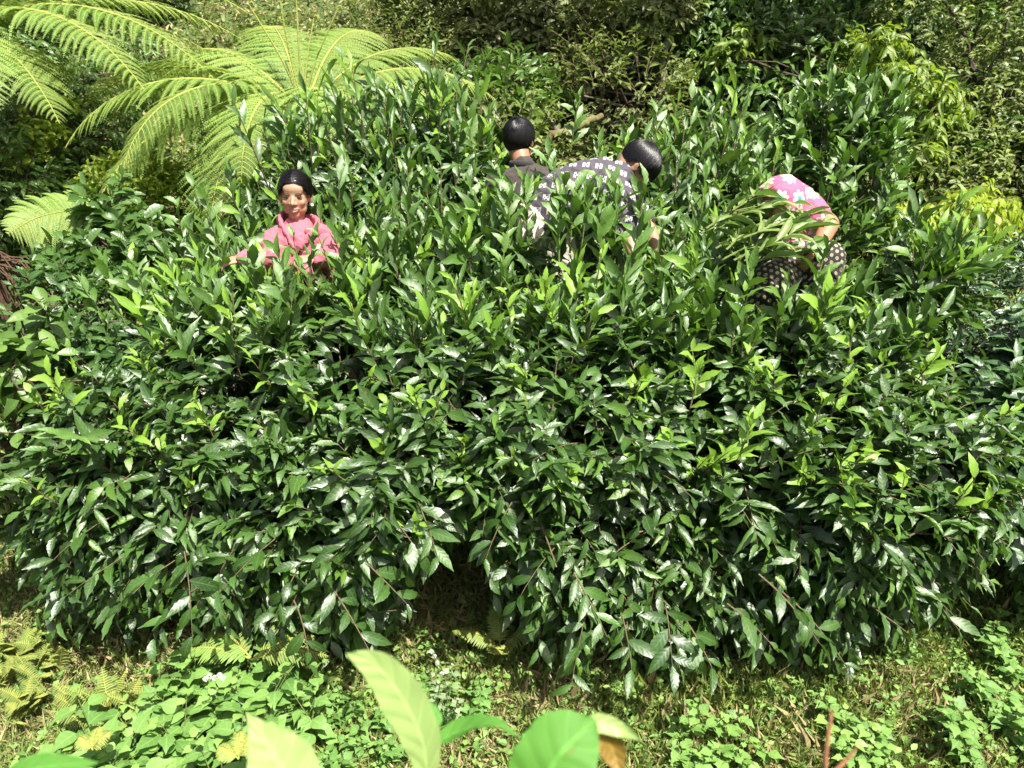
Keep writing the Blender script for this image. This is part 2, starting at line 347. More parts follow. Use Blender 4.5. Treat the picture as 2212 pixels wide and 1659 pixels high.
def sheet():
    xs = np.concatenate([np.linspace(-60, -6, 28)[:-1], np.linspace(-6, 6, 161), np.linspace(6, 60, 28)[1:]])
    ys = np.concatenate([np.linspace(-30, -1, 15)[:-1], np.linspace(-1, 12, 175), np.linspace(12, 80, 30)[1:]])
    X, Y = np.meshgrid(xs, ys); Z = gz(X, Y); Z = np.where(Y > 30, gz(X, 30 + 0 * Y) + (Y - 30) * 0.2, Z)
    V = np.stack([X, Y, Z], -1).reshape(-1, 3); nx = len(xs); ny = len(ys)
    i = (np.arange(ny - 1)[:, None] * nx + np.arange(nx - 1)[None]).ravel()
    return mesh_obj('ground', V, [np.stack([i, i + 1, i + nx + 1, i + nx], -1)], ground_mat())
tag(sheet(), kind='structure')

# ------------------------------------------------------------------ bodies (clearings in the bush are kept round them)
CLEAR = []      # (a, b, radius): space the pickers have opened among the twigs
def clear(a, b, r, keep=0.0): CLEAR.append((np.array(a, float), np.array(b, float), r, keep))
def cell_hash(q, c=0.13):
    k = np.floor(q / c + A(.3, .7, .1)); v = np.sin(k @ A(12.9898, 78.233, 37.719)) * 43758.5453; return v - np.floor(v)
def cap_mask(pts, rng=None):
    """False inside the opened space; a few whole sprays are left standing in it."""
    m = np.ones(len(pts), bool); h = cell_hash(pts)
    for a, b, r, keep in CLEAR:
        ab = b - a; t = np.clip(((pts - a) @ ab) / (ab @ ab), 0, 1); dd = np.linalg.norm(pts - a - t[:, None] * ab, axis=1)
        m &= (dd > r) | ((h < keep) & (t > .12))
    return m
def see(px, py, d, r, L=1.0, keep=0.04):
    """Opened space from a body outwards to the open side of the bush."""
    a = P(px, py, d); clear(a, a + nrm(CAM - a) * L, r, keep)
# girl
see(638, 425, 3.4, 0.105, 1.6, 0.0); see(645, 495, 3.4, 0.085, 1.3, 0.0); see(605, 530, 3.4, 0.065, 1.2, 0.10); see(680, 525, 3.4, 0.07, 1.2, 0.12); see(560, 553, 3.3, 0.04, 1.2, 0.15); see(650, 570, 3.3, 0.05, 1.2, 0.25)
see(715, 556, 3.3, 0.05, 1.2, 0.15); see(520, 555, 3.2, 0.03, 1.2, 0.1)
# youth with his back turned
see(1124, 300, 3.85, 0.12, 1.9, 0.0); see(1128, 350, 3.85, 0.08, 1.6, 0.03); see(1110, 385, 3.85, 0.07, 1.5, 0.2); see(1160, 385, 3.85, 0.08, 1.5, 0.15)
# bending youth
see(1372, 362, 3.45, 0.11, 1.6, 0.02); see(1310, 385, 3.45, 0.085, 1.4, 0.28); see(1250, 395, 3.45, 0.085, 1.4, 0.42); see(1225, 440, 3.45, 0.06, 1.3, 0.5); see(1155, 470, 3.45, 0.09, 1.3, 0.12)
# squatting woman
see(1710, 440, 3.15, 0.135, 1.2, 0.02); see(1710, 505, 3.15, 0.1, 1.1, 0.1); see(1780, 485, 3.1, 0.065, 1.1, 0.03); see(1745, 555, 3.1, 0.10, 1.1, 0.05); see(1690, 570, 3.1, 0.095, 1.1, 0.05); see(1655, 630, 3.1, 0.075, 1.1, 0.1); see(1640, 500, 3.1, 0.05, 1.1, 0.1)
for c, r in ((P(640, 560, 3.45), 0.17), (P(1125, 420, 3.9), 0.16), (P(1250, 430, 3.5), 0.16), (P(1715, 540, 3.25), 0.17)): clear(c - A(0, 0, 0.9), c, r, 0.0)

# ------------------------------------------------------------------ the great tea bush
def tea_bush():
    rng = np.random.default_rng(11); root = A(-0.05, 3.25, gz(-0.05, 3.25))
    e = empty('tea_bush', root, 'giant sprawling tea bush with four pickers among its glossy leaves and pale upright shoots', 'tea bush')
    lobes = []
    def row(y, z, r, xs, jz=0.07):
        for x in xs: lobes.append((A(x + rng.normal(0, 0.05), y + rng.normal(0, 0.06) + 0.10 * (abs(x) / 1.8) ** 2, z + rng.normal(0, jz) - 0.19 * (abs(x) / 1.8) ** 3), A(r, r, r * 0.85) * rng.uniform(0.85, 1.12)))
    row(2.72, 0.42, 0.30, [-1.0, -0.62, 0.33, 0.68, 1.02, 1.36], 0.04)
    row(2.78, 0.55, 0.30, [-1.58, -1.3, 1.45], 0.03)
    row(2.66, 0.68, 0.34, [-1.66, -1.36, -1.02, -0.66, 0.2, 0.56, 0.95, 1.3, 1.58], 0.05)
    row(2.68, 0.95, 0.36, [-1.52, -1.24, -0.92, -0.55, -0.15, 0.22, 0.62, 1.0, 1.35, 1.6], 0.05)
    row(2.92, 1.14, 0.34, [-1.30, -1.05, -0.78, -0.45, -0.05, 0.35, 0.75, 1.12, 1.42], 0.04)
    row(3.3, 1.14, 0.36, [-1.25, -1.0, -0.72, -0.35, 0.05, 0.5, 0.95, 1.3, 1.48], 0.05)
    row(3.75, 1.22, 0.38, [-1.05, -0.8, -0.45, 0.0, 0.45, 0.9, 1.2], 0.05)
    row(4.2, 1.24, 0.4, [-0.95, -0.55, -0.1, 0.4, 0.85, 1.25], 0.05)
    lobes += [(A(-1.74, 2.8, .72), A(.28, .3, .24)), (A(-1.78, 2.85, .5), A(.24, .3, .2))]
    row(3.6, 0.9, 0.45, [-1.2, 1.4], 0.05)
    lobes.append((P(800, 395, 4.1), A(0.34, 0.3, 0.2))); lobes.append((P(960, 360, 4.15), A(0.26, 0.3, 0.18))); lobes.append((P(640, 430, 4.2), A(0.26, 0.28, 0.18)))
    lobes.append((P(1480, 440, 4.2), A(0.36, 0.3, 0.16))); lobes.append((P(1960, 620, 3.3), A(0.22, 0.28, 0.18)))
    face = lambda p, d: ((d[:, 1] < 0.45) | (rng.random(len(d)) < 0.5)) & (d[:, 2] > -0.75)
    lv = Leaves(); tb = Tubes()
    pts, nn = lobe_points(rng, lobes, 200, 0.90, face)
    # ---- spreading and drooping twigs of old leaves over the flanks and the top
    def clump(q): return (np.sin(q[:, 0] * 9.1 + 2.0 * np.sin(q[:, 2] * 6.3)) * np.sin(q[:, 2] * 10.7 + 1.7 * np.sin(q[:, 0] * 5.2 + 1)) + .5 * np.sin(q[:, 0] * 19 + q[:, 2] * 13 + q[:, 1] * 7))
    kp = rng.random(len(pts)) < .55 + .55 * clump(pts) + .35; pts = pts[kp]; nn = nn[kp]
    pts = pts + nn * (.05 * clump(pts))[:, None]
    N = len(pts); upn = nn[:, 2]
    ln_ = rng.uniform(0.16, 0.38, N)
    low = 1 - smooth01(0.25, 1.1, pts[:, 2])
    d = nrm(nn * 0.75 + A(0, 0, 1) * (0.35 - 0.55 * low)[:, None] + A(1, 0, 0) * (0.25 * np.sign(pts[:, 0]) * np.abs(pts[:, 0]))[:, None] + rng.normal(0, 0.33, (N, 3)))
    shoots(rng, lv, tb, pts - d * (ln_ * 0.7)[:, None], d, ln_, 9, rng.uniform(0.088, 0.140, N), rng.uniform(0.026, 0.037, N), 0.18 + 0.22 * low,
           lambda tk, n: np.where(rng.random((n, 1)) < 0.18, 0.7, 0.08) * np.clip(tk - 0.45, 0, 1) * 1.7, 1.0, 1.15, 0.06 + 0.14 * low, 0.0028, 0.45, 0.5)
    # ---- inner twigs that close the crown
    p2, n2 = lobe_points(rng, [(c, r * 0.72) for c, r in lobes], 34, 0.6, face); M = len(p2)
    d2 = nrm(n2 + rng.normal(0, 0.5, (M, 3)))
    shoots(rng, lv, None, p2 - d2 * 0.15, d2, rng.uniform(0.2, 0.35, M), 7, 0.11, 0.04, 0.3, None, 1.0, 0.8, 0.15, 0.003, 0.3, 0.3)
    # ---- upright shoots along the top
    up = (nn[:, 2] > 0.35) & (pts[:, 2] > 1.28) & (pts[:, 1] > 2.7); idx = np.where(up)[0]; idx = idx[rng.random(len(idx)) < .72 - .32 * smooth01(3.5, 4.1, pts[idx, 1])]
    b = pts[idx]; n = len(idx)
    hgt = rng.uniform(0.12, 0.34, n) * (0.55 + 0.72 * smooth01(2.9, 4.0, b[:, 1])) * np.where(rng.random(n) < 0.12, 1.4, 1)
    sl = Leaves()
    d3 = nrm(A(0, 0, 1) + nn[idx] * 0.25 + rng.normal(0, 0.16, (n, 3)) + A(1, 0, 0) * (0.18 * b[:, 0:1]))
    shoots(rng, sl, tb, b - A(0, 0, 0.08), d3, hgt + 0.08, 9, rng.uniform(0.11, 0.175, n), rng.uniform(0.025, 0.036, n), -0.02,
           lambda tk, n_: np.where(rng.random((n_, 1)) < 0.25, 0.95, 0.25) * np.clip(tk - 0.1, 0, 1) ** 0.8, 0.55, 0.55, -0.22, 0.0035, 0.62, 0.5)
    # ---- bright tips all over the front
    k = rng.choice(N, 420, replace=False); k = k[(pts[k, 2] > 0.75)]
    d4 = nrm(nn[k] * 0.6 + A(0, 0, 0.9) + rng.normal(0, 0.2, (len(k), 3)))
    shoots(rng, sl, tb, pts[k], d4, rng.uniform(0.10, 0.24, len(k)), 6, rng.uniform(0.06, 0.11, len(k)), rng.uniform(0.02, 0.032, len(k)), 0.0, lambda tk, n_: tk * 0 + 1, 0.6, 0.6, -0.1, 0.003, 0.7, 0.4)
    # ---- long arching branches at the skirt
    lr = [(-1.55, 2.6, .62), (-1.2, 2.55, .5), (-0.85, 2.5, .42), (-0.5, 2.5, .5), (-0.42, 2.45, .62), (0.12, 2.5, .62), (0.3, 2.45, .42), (0.55, 2.42, .42), (0.85, 2.4, .42), (1.15, 2.45, .42), (1.4, 2.5, .45), (1.6, 2.6, .5), (-1.7, 2.6, .7), (-1.7, 2.8, .5)]
    for x, y, z in lr:
        for q in range(9):
            bb = A(x + rng.normal(0, .12), y + .12 + rng.normal(0, .07), z + rng.normal(0, .1) + .05); dd = nrm(A(rng.normal(0.1 * x, .5), -0.6, -.35 + rng.normal(0, .2)))
            shoots(rng, lv, tb, bb[None] - dd * 0.08, dd[None], A(rng.uniform(.2, .34)), 9, A(.125), A(.038), .4, None, 1.0, 1.1, .15, .003, .45, .45)
    lv.filt(lambda q: cap_mask(q, rng)); sl.filt(lambda q: cap_mask(q, rng))
    # the hollow under the front where the two halves of the bush part
    def hollow(q):
        m = np.ones(len(q), bool)
        for px, py, rr, ra in ((985, 1235, .10, .12), (975, 1300, .17, .13), (965, 1370, .21, .14), (760, 1480, .2, .09)):
            a, b = P(px, py, 2.35), P(px, py, 3.6); u = nrm(b - a); v = q - a; v = v - (v @ u)[:, None] * u; e = np.hypot(v[:, 0] / rr, np.linalg.norm(v[:, 1:], axis=1) / ra); m &= e > 1
        return m
    lv.filt(hollow); sl.filt(hollow); tb.keep(lambda q: cap_mask(q, rng) & hollow(q))
    # ---- long shoots that stand out
    sp = Leaves(); tb2 = Tubes()
    def shoot_at(px, py, dd, h, lean=(0, 0), K=9, L=0.13, W=0.036, ag=0.5):
        t = P(px, py, dd); b = t - A(lean[0], lean[1], h)
        shoots(rng, sp, tb2, b[None], (t - b)[None], A(h), K, A(L), A(W), 0.0, lambda tk, n_: tk * 0 + ag, 0.5, 0.5, -0.25, 0.004, 0.7, 0.3)
    for a in [(960, 165, 4.0, .5), (985, 190, 3.9, .5, (.05, 0)), (700, 200, 4.1, .5, (-.06, 0)), (690, 260, 4.0, .4), (880, 200, 4.1, .4), (760, 215, 4.1, .4), (560, 262, 4.1, .35, (-.05, 0)), (820, 250, 3.9, .4), (1015, 230, 4.0, .45),
              (1060, 240, 4.1, .3), (1255, 205, 4.1, .3, (.05, 0)), (1490, 215, 4.0, .4, (-.03, 0)), (1420, 240, 4.0, .3), (1360, 262, 4.1, .3), (1560, 250, 4.0, .3), (1600, 290, 3.9, .3), (1650, 330, 3.7, .3), (1300, 300, 3.8, .3),
              (1195, 330, 3.6, .3), (1530, 320, 3.6, .35), (420, 400, 3.6, .35, (-.03, 0)), (455, 425, 3.4, .3), (370, 440, 3.5, .3, (-.05, 0)), (500, 370, 3.9, .3), (215, 570, 3.3, .28, (-.06, 0)), (260, 560, 3.3, .28, (-.03, 0)), (305, 590, 3.2, .25), (170, 600, 3.3, .25, (-.1, 0)),
              (1240, 590, 2.75, .30, (0, 0), 8, .12, .03, 1), (1545, 620, 2.8, .3), (1180, 600, 2.8, .22, (0, 0), 7, .09, .028, 1), (1510, 760, 2.6, .16, (0, 0), 6, .08, .028, 1), (1790, 600, 2.8, .25, (.03, 0), 8, .12, .04, 1), (1690, 620, 2.85, .22),
              (646, 512, 3.0, .32, (0, 0), 7, .10, .03, .5), (698, 500, 2.95, .3, (-.04, 0), 6, .08, .022, .5), (1620, 900, 2.45, .16, (.02, 0), 6, .09, .03, 1), (2050, 470, 3.3, .3, (.1, 0)), (2080, 450, 3.3, .3, (.16, 0)), (2040, 550, 3.1, .2, (.2, 0)),
              (1960, 480, 3.3, .3), (1700, 360, 3.6, .3), (740, 560, 3.0, .2), (480, 520, 3.2, .3), (540, 470, 3.5, .3), (760, 330, 3.8, .4), (865, 330, 3.7, .4), (930, 380, 3.5, .4), (1010, 350, 3.7, .4), (830, 420, 3.4, .35), (960, 470, 3.2, .3), (1080, 520, 3.1, .3),
              (1215, 372, 3.15, .3), (1295, 395, 3.1, .26), (1262, 400, 3.1, .26), (1228, 395, 3.1, .28, (-.02, 0)), (1330, 420, 3.1, .24, (.03, 0)), (1210, 455, 3.0, .22), (1322, 385, 3.15, .26, (-.02, 0)), (1235, 410, 3.05, .26), (1268, 425, 3.0, .26, (.02, 0)), (1345, 440, 3.1, .28, (.04, 0)), (1300, 452, 2.95, .22),
              (1085, 380, 3.3, .3), (1140, 392, 3.25, .26), (1100, 420, 3.2, .26), (1395, 400, 3.2, .28, (.03, 0)), (1370, 470, 3.0, .25),
              (668, 520, 2.95, .26, (.03, 0), 7, .11, .03, .3), (612, 545, 2.9, .2, (-.02, 0)), (545, 545, 2.95, .2), (600, 600, 2.85, .2),
              (1790, 530, 2.85, .26, (.04, 0)), (1620, 575, 2.8, .2)]: shoot_at(*a)
    def hang_at(px, py, dd, ln=.34, side=0.0, K=7):
        t = P(px, py, dd) + A(0, 0, .05); b = t + A(-side * 1.5, .17, ln * .42 + rng.uniform(-.04, .04)); D = t - b
        shoots(rng, sp, tb, b[None], D[None] + A(0, 0, .06), A(np.linalg.norm(D)) * rng.uniform(.85, 1.15), K, A(.118), A(.036), .30, None, 1.0, 1.0, .10, .003, .45, .5)
    for a in [(690, 1440, 2.62, .3, .08), (790, 1415, 2.6, .32, .1), (860, 1330, 2.6, .3, .12), (600, 1370, 2.66, .3, -.05), (330, 1405, 2.7, .36, -.1), (430, 1350, 2.66, .3, .06), (260, 1340, 2.7, .3, -.1), (150, 1330, 2.75, .3, -.12), (1110, 1330, 2.62, .34, -.1),
              (1240, 1470, 2.62, .32, -.04), (1370, 1490, 2.62, .3, .02), (1545, 1490, 2.62, .34, .06), (1450, 1455, 2.6, .3, 0), (1680, 1440, 2.65, .3, .1), (1830, 1450, 2.7, .32, .14), (1960, 1400, 2.72, .3, .16), (2060, 1340, 2.78, .3, .2), (2110, 1230, 2.8, .3, .16), (940, 1215, 2.55, .26, .05), (1050, 1230, 2.55, .26, -.06),
              (80, 1250, 2.75, .26, -.16), (500, 1300, 2.6, .3, -.08), (1300, 1400, 2.58, .28, .06), (1750, 1390, 2.62, .3, .1), (880, 1200, 2.52, .26, .1)]: hang_at(*a)
    sl.b.append(sp.cat())
    gr = lambda q: q[:, 2] > gz(q[:, 0], q[:, 1]) + 0.04
    lv.filt(gr)
    print('tea leaves', len(lv.cat()[0]), 'young', len(sl.cat()[0]))
    # ---- trunk and limbs
    tk = Tubes()
    for i in range(9):
        a = i * 0.7 + rng.normal(0, .1); s = root + A(0.12 * math.cos(a), 0.1 * math.sin(a), -0.05)
        t = A(1.5 * math.cos(a), 3.35 + 0.65 * math.sin(a), 1.2 + rng.uniform(-.1, .15)); m = s * .5 + t * .5 + A(0, 0, -0.12)
        c = tk.path([s, s * .75 + t * .25 + A(0, 0, .08), m, t], .045, .014, 8, 14, .015, rng)
        for q in range(7):
            j = rng.integers(4, 14); l = lobes[rng.integers(0, len(lobes))]
            tgt = c[j] + nrm(l[0] - c[j]) * rng.uniform(.3, .7)
            tk.path([c[j], (c[j] + tgt) / 2 + rng.normal(0, .05, 3), tgt], .012, .005, 5, 6, .012, rng)
    tk.path([root, A(-0.6, 3.3, 0.6), A(-0.99, 3.45, 0.62)], .05, .035, 8, 10, .01, rng)
    tk.path([root, A(0.1, 3.3, 0.6), A(0.3, 3.6, 0.85), A(0.55, 3.8, .95)], .05, .03, 8, 10, .01, rng)
    tk.path([root, A(0.6, 3.1, 0.7), A(1.05, 3.05, 1.08), A(1.35, 3.1, 1.1)], .05, .03, 8, 10, .01, rng)
    tk.build('trunk', BARKD, e); tb2.build('shoot_stems', STEMG, e); tb.build('twigs', STEMB, e)
    yl = sl.split(lambda a: a[6] > 0.62); yl.build('young_leaves', TEAY, e, T_TEA, rng)
    lv.build('crown', TEA, e, T_TEA, rng); sl.build('upright_leaves', TEA, e, T_TEA, rng)
    return e
tea_bush()
# ------------------------------------------------------------------ plants round the bush
def ell(px, py, d, r, rz=None, ry=None): return (P(px, py, d), A(r, ry or r, rz or r))
def onground(px, d, dx=0.0, py=500):
    p = P(px, py, d); return A(p[0] + dx, p[1], gz(p[0] + dx, p[1]))
def sapling():
    root = onground(1815, 3.9, py=300)
    plant('tea_sapling', 'tall upright young tea tree with pale shoots standing up behind the squatting woman', 'tree', root,
          [ell(1810, 400, 3.9, .17, .22), ell(1870, 420, 3.85, .16, .2), ell(1750, 300, 3.9, .12, .18), ell(1850, 310, 3.9, .17, .25), ell(1800, 330, 4.0, .15, .25), ell(1885, 350, 3.9, .1, .15), ell(1790, 480, 3.9, .18, .2)], TEA, T_TEA, 31, 110, 8, .13, .036, .3, -.02, .55, -.15, 1.3,
          lambda tk, N: tk * .7, [P(1800, 420, 3.95), P(1800, 330, 3.95)], (.03, .012), rnd0=.6, limb_r=.008)
    e = bpy.data.objects['tea_sapling']; rng = np.random.default_rng(5); lv = Leaves(); tb = Tubes()
    for px, py, h, lx in [(1738, 128, .45, -.05), (1775, 150, .4, 0), (1880, 175, .45, .12), (1905, 215, .35, .12), (1750, 210, .4, -.08), (1840, 200, .4, .02), (1925, 270, .3, .15), (1720, 240, .3, -.1), (1870, 250, .3, .08), (1800, 240, .3, 0)]:
        t = P(px, py, 3.9); b = t - A(lx, 0, h)
        shoots(rng, lv, tb, b[None], (t - b)[None], A(h), 9, A(.15), A(.038), 0, lambda tk, n: .25 + .5 * tk, .5, .5, -.2, .004, .75, .3)
    tb.build('shoot_stems', STEMG, e); lv.build('upright_shoots', TEA, e, T_TEA, rng)
sapling()

# bushes beside the great one
plant('tea_bush', 'smaller dark tea bush at the right edge beside the giant one', 'tea bush', onground(2330, 3.4, py=1000),
      [ell(2240, 900, 3.3, .3, .24), ell(2300, 1020, 3.2, .36), ell(2200, 1060, 3.15, .26), ell(2420, 900, 3.4, .4), ell(2250, 1130, 3.1, .2, .16), ell(2350, 780, 3.6, .35), ell(2520, 1000, 3.4, .4)], TEA2, T_TEA, 41, 150, 8, .12, .042, .28, .2, .95, .12, .5,
      lambda tk, N: np.clip(tk - .5, 0, 1) * .9, [P(2320, 1000, 3.4)], (.05, .03))
plant('shrub', 'dense dark small-leaved shrub behind the right shoulder of the giant bush', 'shrub', onground(2150, 4.6, py=700),
      [ell(2080, 650, 4.4, .28), ell(2180, 690, 4.3, .32), ell(2060, 740, 4.1, .2), ell(2240, 640, 4.5, .35), ell(2150, 790, 4.2, .25), ell(2000, 620, 4.6, .25), ell(2290, 780, 4.3, .35)], TEA2, T_BG, 42, 230, 9, .065, .02, .2, .1, .9, .1, .4,
      lambda tk, N: np.clip(tk - .5, 0, 1) * .8, [P(2150, 760, 4.5)], (.05, .03), rnd0=.55)
plant('shrub', 'shrub with hanging bright yellow-green leaves right of the squatting woman', 'shrub', onground(2010, 5.2, py=520),
      [ell(2080, 470, 5.0, .26, .2), ell(2000, 500, 5.0, .2, .16), ell(2130, 430, 5.1, .2, .15), ell(2100, 530, 4.9, .16, .14), ell(1930, 470, 5.2, .15), ell(1960, 590, 4.9, .12, .1)], YELLOW, T_LANCE, 43, 120, 8, .10, .034, .26, .4, .6, .9, .2,
      lambda tk, N: .2 + tk * .5, [P(2020, 560, 5.2)], (.04, .02))
plant('shrub', 'bright yellow-green shrub low on the slope left of the smiling girl', 'shrub', onground(300, 5.2, py=400),
      [ell(285, 405, 5.1, .26, .18), ell(345, 420, 5.0, .25, .16), ell(240, 430, 5.1, .2, .16), ell(400, 440, 5.0, .18, .14)], YELLOW, T_OBOV, 44, 200, 8, .075, .032, .18, 0, .8, .0, .6, lambda tk, N: tk * .4, [P(300, 450, 5.2)], (.04, .02), rnd0=.3)
plant('shrub', 'dark broad-leaved shrub between the lone bright fern frond and the giant bush', 'shrub', onground(260, 4.0, py=500),
      [ell(235, 430, 4.1, .12), ell(300, 510, 4.0, .14), ell(220, 520, 4.0, .13), ell(335, 530, 3.9, .12), ell(270, 580, 3.9, .14), ell(150, 580, 4.0, .14)], BROAD, T_OBOV, 45, 110, 7, .11, .05, .22, .15, .9, .1, .5,
      lambda tk, N: tk * .1, [P(260, 600, 4.1)], (.03, .02), rnd0=.35)
plant('shrub', 'oval-leaved shrub at the left edge beside the dead fern fronds', 'shrub', onground(20, 3.1, py=900),
      [ell(15, 720, 3.0, .09), ell(95, 655, 3.1, .08), ell(30, 780, 2.95, .07), ell(-60, 760, 3.0, .15), ell(20, 910, 2.95, .08), ell(-50, 1000, 2.95, .15)], BROAD, T_OBOV, 46, 95, 7, .115, .055, .24, .1, .9, .1, .5,
      lambda tk, N: tk * .5, [P(0, 950, 3.0)], (.02, .012), rnd0=.6)

plant('shrub', 'low dark shrub filling the gap between the dead fern fronds and the giant bush', 'shrub', onground(170, 3.7, py=700),
      [ell(120, 640, 3.7, .15), ell(190, 690, 3.6, .15), ell(230, 640, 3.7, .13), ell(130, 740, 3.5, .14), ell(70, 680, 3.7, .12), ell(210, 760, 3.4, .13)], BROAD, T_BG, 47, 150, 8, .08, .032, .2, .15, .9, .1, .5, None, [P(160, 760, 3.6)], (.02, .012), rnd0=.25)

# trees behind
plant('tree', 'dark glossy-leaved tree with dense hanging leaves filling the upper right', 'tree', onground(1660, 7.3, py=250),
      [ell(1520, 60, 7.0, .5, .4), ell(1640, 120, 6.8, .5, .4), ell(1750, 40, 6.9, .55, .4), ell(1560, 210, 6.6, .4, .35), ell(1680, 250, 6.4, .45, .35), ell(1880, 60, 6.8, .5, .4), ell(1800, 180, 6.6, .4, .35), ell(1600, -60, 7, .6, .4), ell(1850, -80, 7, .6, .4), ell(1600, 330, 6.1, .4, .25), ell(1730, 350, 5.9, .4, .25), ell(1930, 240, 6.4, .35),
       (A(1.5, 6.5, 4.4), A(.45, .5, .3)), (A(3.0, 6.4, 4.6), A(.5, .5, .3))],  # crown lobes above the view, added to shade the hillside behind
      DARKLEAF, T_LANCE, 51, 75, 9, .125, .038, .34, .3, .8, .55, .1, lambda tk, N: np.where(np.random.default_rng(9).random((N, 1)) < .25, .9, .05) * tk, [P(1660, 350, 7.2), P(1640, 150, 7.1), P(1650, 20, 7.1)], (.12, .05), rnd0=.4)
plant('tree', 'lichen-covered grey tree with crooked branches and olive leaf rosettes behind the standing youth', 'tree', onground(1432, 6.6, py=250),
      [ell(960, 50, 7.2, .35, .25), ell(1060, 110, 7.0, .4, .25), ell(1180, 40, 7.0, .45, .3), ell(1100, 190, 6.6, .35, .2), ell(1010, 200, 6.5, .25, .15), ell(1300, 30, 6.9, .4, .25), ell(1240, 150, 6.8, .3, .2), ell(1330, 170, 6.9, .25, .2), ell(1420, 20, 6.6, .35, .2), ell(1060, -50, 7, .6, .3), ell(1350, -60, 7, .6, .3), ell(900, -30, 7.2, .4, .25), (A(.5, 6.5, 4.4), A(.4, .4, .25))],  # last lobe hangs unseen overhead, added for its shade on the background
      OLIVE, T_OBOV, 52, 95, 8, .115, .042, .2, 0, 1.1, .15, .6, lambda tk, N: np.where(np.random.default_rng(8).random((N, 1)) < .3, .9, .1) * tk, [P(1432, 300, 6.5), P(1430, 180, 6.5), P(1445, 90, 6.5), P(1480, 0, 6.5), P(1500, -90, 6.5)], (.042, .03), BARK, limb_r=.010, rstem=.004, rnd0=.5)
plant('tree', 'blurry small-leaved olive green tree in the upper right corner', 'tree', onground(2150, 6.3, py=250),
      [ell(2010, 80, 6.2, .35), ell(2120, 40, 6.0, .45), ell(2210, 120, 5.8, .45), ell(2120, 180, 5.9, .4, .35), ell(2020, 220, 6.0, .3), ell(2190, 280, 5.6, .4), ell(2070, 330, 5.6, .35, .28), ell(2150, 410, 5.4, .3), ell(2260, 400, 5.3, .4), ell(2000, -40, 6.3, .5), ell(2200, -50, 6, .5)],
      FARLEAF, T_BG, 53, 80, 10, .07, .026, .24, .15, .9, .2, .4, lambda tk, N: np.where(np.random.default_rng(7).random((N, 1)) < .35, .9, .1) * tk, [P(2130, 300, 6.3), P(2110, 150, 6.2)], (.1, .05), rnd0=.6)
plant('tree', 'slender tree with fresh light green leaf sprays left of the upper right corner', 'tree', onground(1950, 6.0, py=250),
      [ell(1960, 170, 5.6, .22, .16), ell(2010, 250, 5.5, .2, .14), ell(1900, 90, 5.8, .2, .14), ell(1830, 100, 6.2, .2, .12), ell(1980, 330, 5.4, .18, .12), ell(2030, 200, 5.5, .16, .12), ell(1620, 80, 6.3, .2, .12), ell(1560, 110, 6.3, .18, .12)],
      YELLOW, T_LANCE, 54, 70, 8, .105, .036, .26, .35, .8, .5, .1, None, [P(1960, 350, 5.9), P(1950, 200, 5.8)], (.05, .03), rnd0=.12)
plant('tree', 'dark tree draped with creepers at the left edge under the overhanging fern', 'tree', onground(60, 6.3, py=300),
      [ell(40, 200, 6.2, .45), ell(150, 240, 6.3, .4), ell(60, 330, 5.9, .4), ell(180, 340, 5.9, .35), ell(250, 200, 6.6, .35), ell(120, 430, 5.6, .35), ell(-40, 400, 5.6, .4), ell(230, 290, 6.2, .3), ell(0, 470, 5.2, .3), ell(320, 130, 7.2, .3), ell(20, 90, 6.4, .4)],
      DARKLEAF, T_BG, 55, 75, 8, .08, .03, .26, .35, .9, .4, .2, lambda tk, N: tk * .3, [P(60, 330, 6.2), P(80, 200, 6.3)], (.1, .05), rnd0=.45)
plant('creeper', 'creeper with bright yellow-green leaves trailing down the dark tree at the left', 'creeper', onground(70, 5.6, py=420),
      [ell(60, 130, 5.6, .14, .05), ell(95, 150, 5.6, .14, .05), ell(75, 210, 5.5, .07, .08), ell(110, 215, 5.5, .1, .04), ell(70, 265, 5.4, .08, .05), ell(100, 265, 5.4, .1, .04), ell(120, 290, 5.4, .09, .05), ell(60, 300, 5.3, .09, .05), ell(30, 350, 5.3, .09, .04), ell(75, 340, 5.3, .08, .05), ell(70, 400, 5.2, .05, .05), ell(60, 440, 5.2, .05, .04), ell(140, 215, 5.5, .08, .03), ell(15, 325, 5.3, .05, .03)],
      YELLOW, T_OBOV, 56, 170, 5, .07, .038, .13, .4, .9, .3, .2, lambda tk, N: .4 + tk * .5, [P(75, 420, 5.3), P(60, 300, 5.4), P(75, 160, 5.6)], (.015, .008), STEMB, limb_r=.004)
plant('tree', 'small dark bluish tree in the gap above the overhanging fern fronds', 'tree', onground(330, 9.0, py=150),
      [ell(300, 35, 8.8, .45, .35), ell(250, 50, 8.6, .4, .3), ell(340, 70, 8.6, .35, .3), ell(210, 10, 9, .5, .3)], TEA2, T_LANCE, 57, 45, 9, .15, .04, .35, .1, .9, .1, .5, lambda tk, N: tk * .1, [P(300, 90, 8.9)], (.08, .04), rnd0=.5)
for i, (px, py, d, lab) in enumerate([(560, 25, 9.5, 'bare grey twiggy shrub on the slope above the tree fern'), (820, 40, 8.5, 'olive shrub between the tree fern and the lichen-covered tree'), (420, 70, 9.8, 'sparse small shrub on the brown slope at the top')]):
    plant('shrub', lab, 'shrub', onground(px, d, py=py + 40), [ell(px, py, d, .4, .3), ell(px + 50, py + 20, d, .35, .25), ell(px - 45, py + 25, d, .3, .22)], (BROAD, FARLEAF, FARLEAF)[i], T_BG, 60 + i, (22, 60, 25)[i], 8, .08, .03, .3, .05, .9, .1, .6, None, [P(px, py + 30, d)], (.04, .02), bark=BARK, limb_r=.012, rnd0=.4)

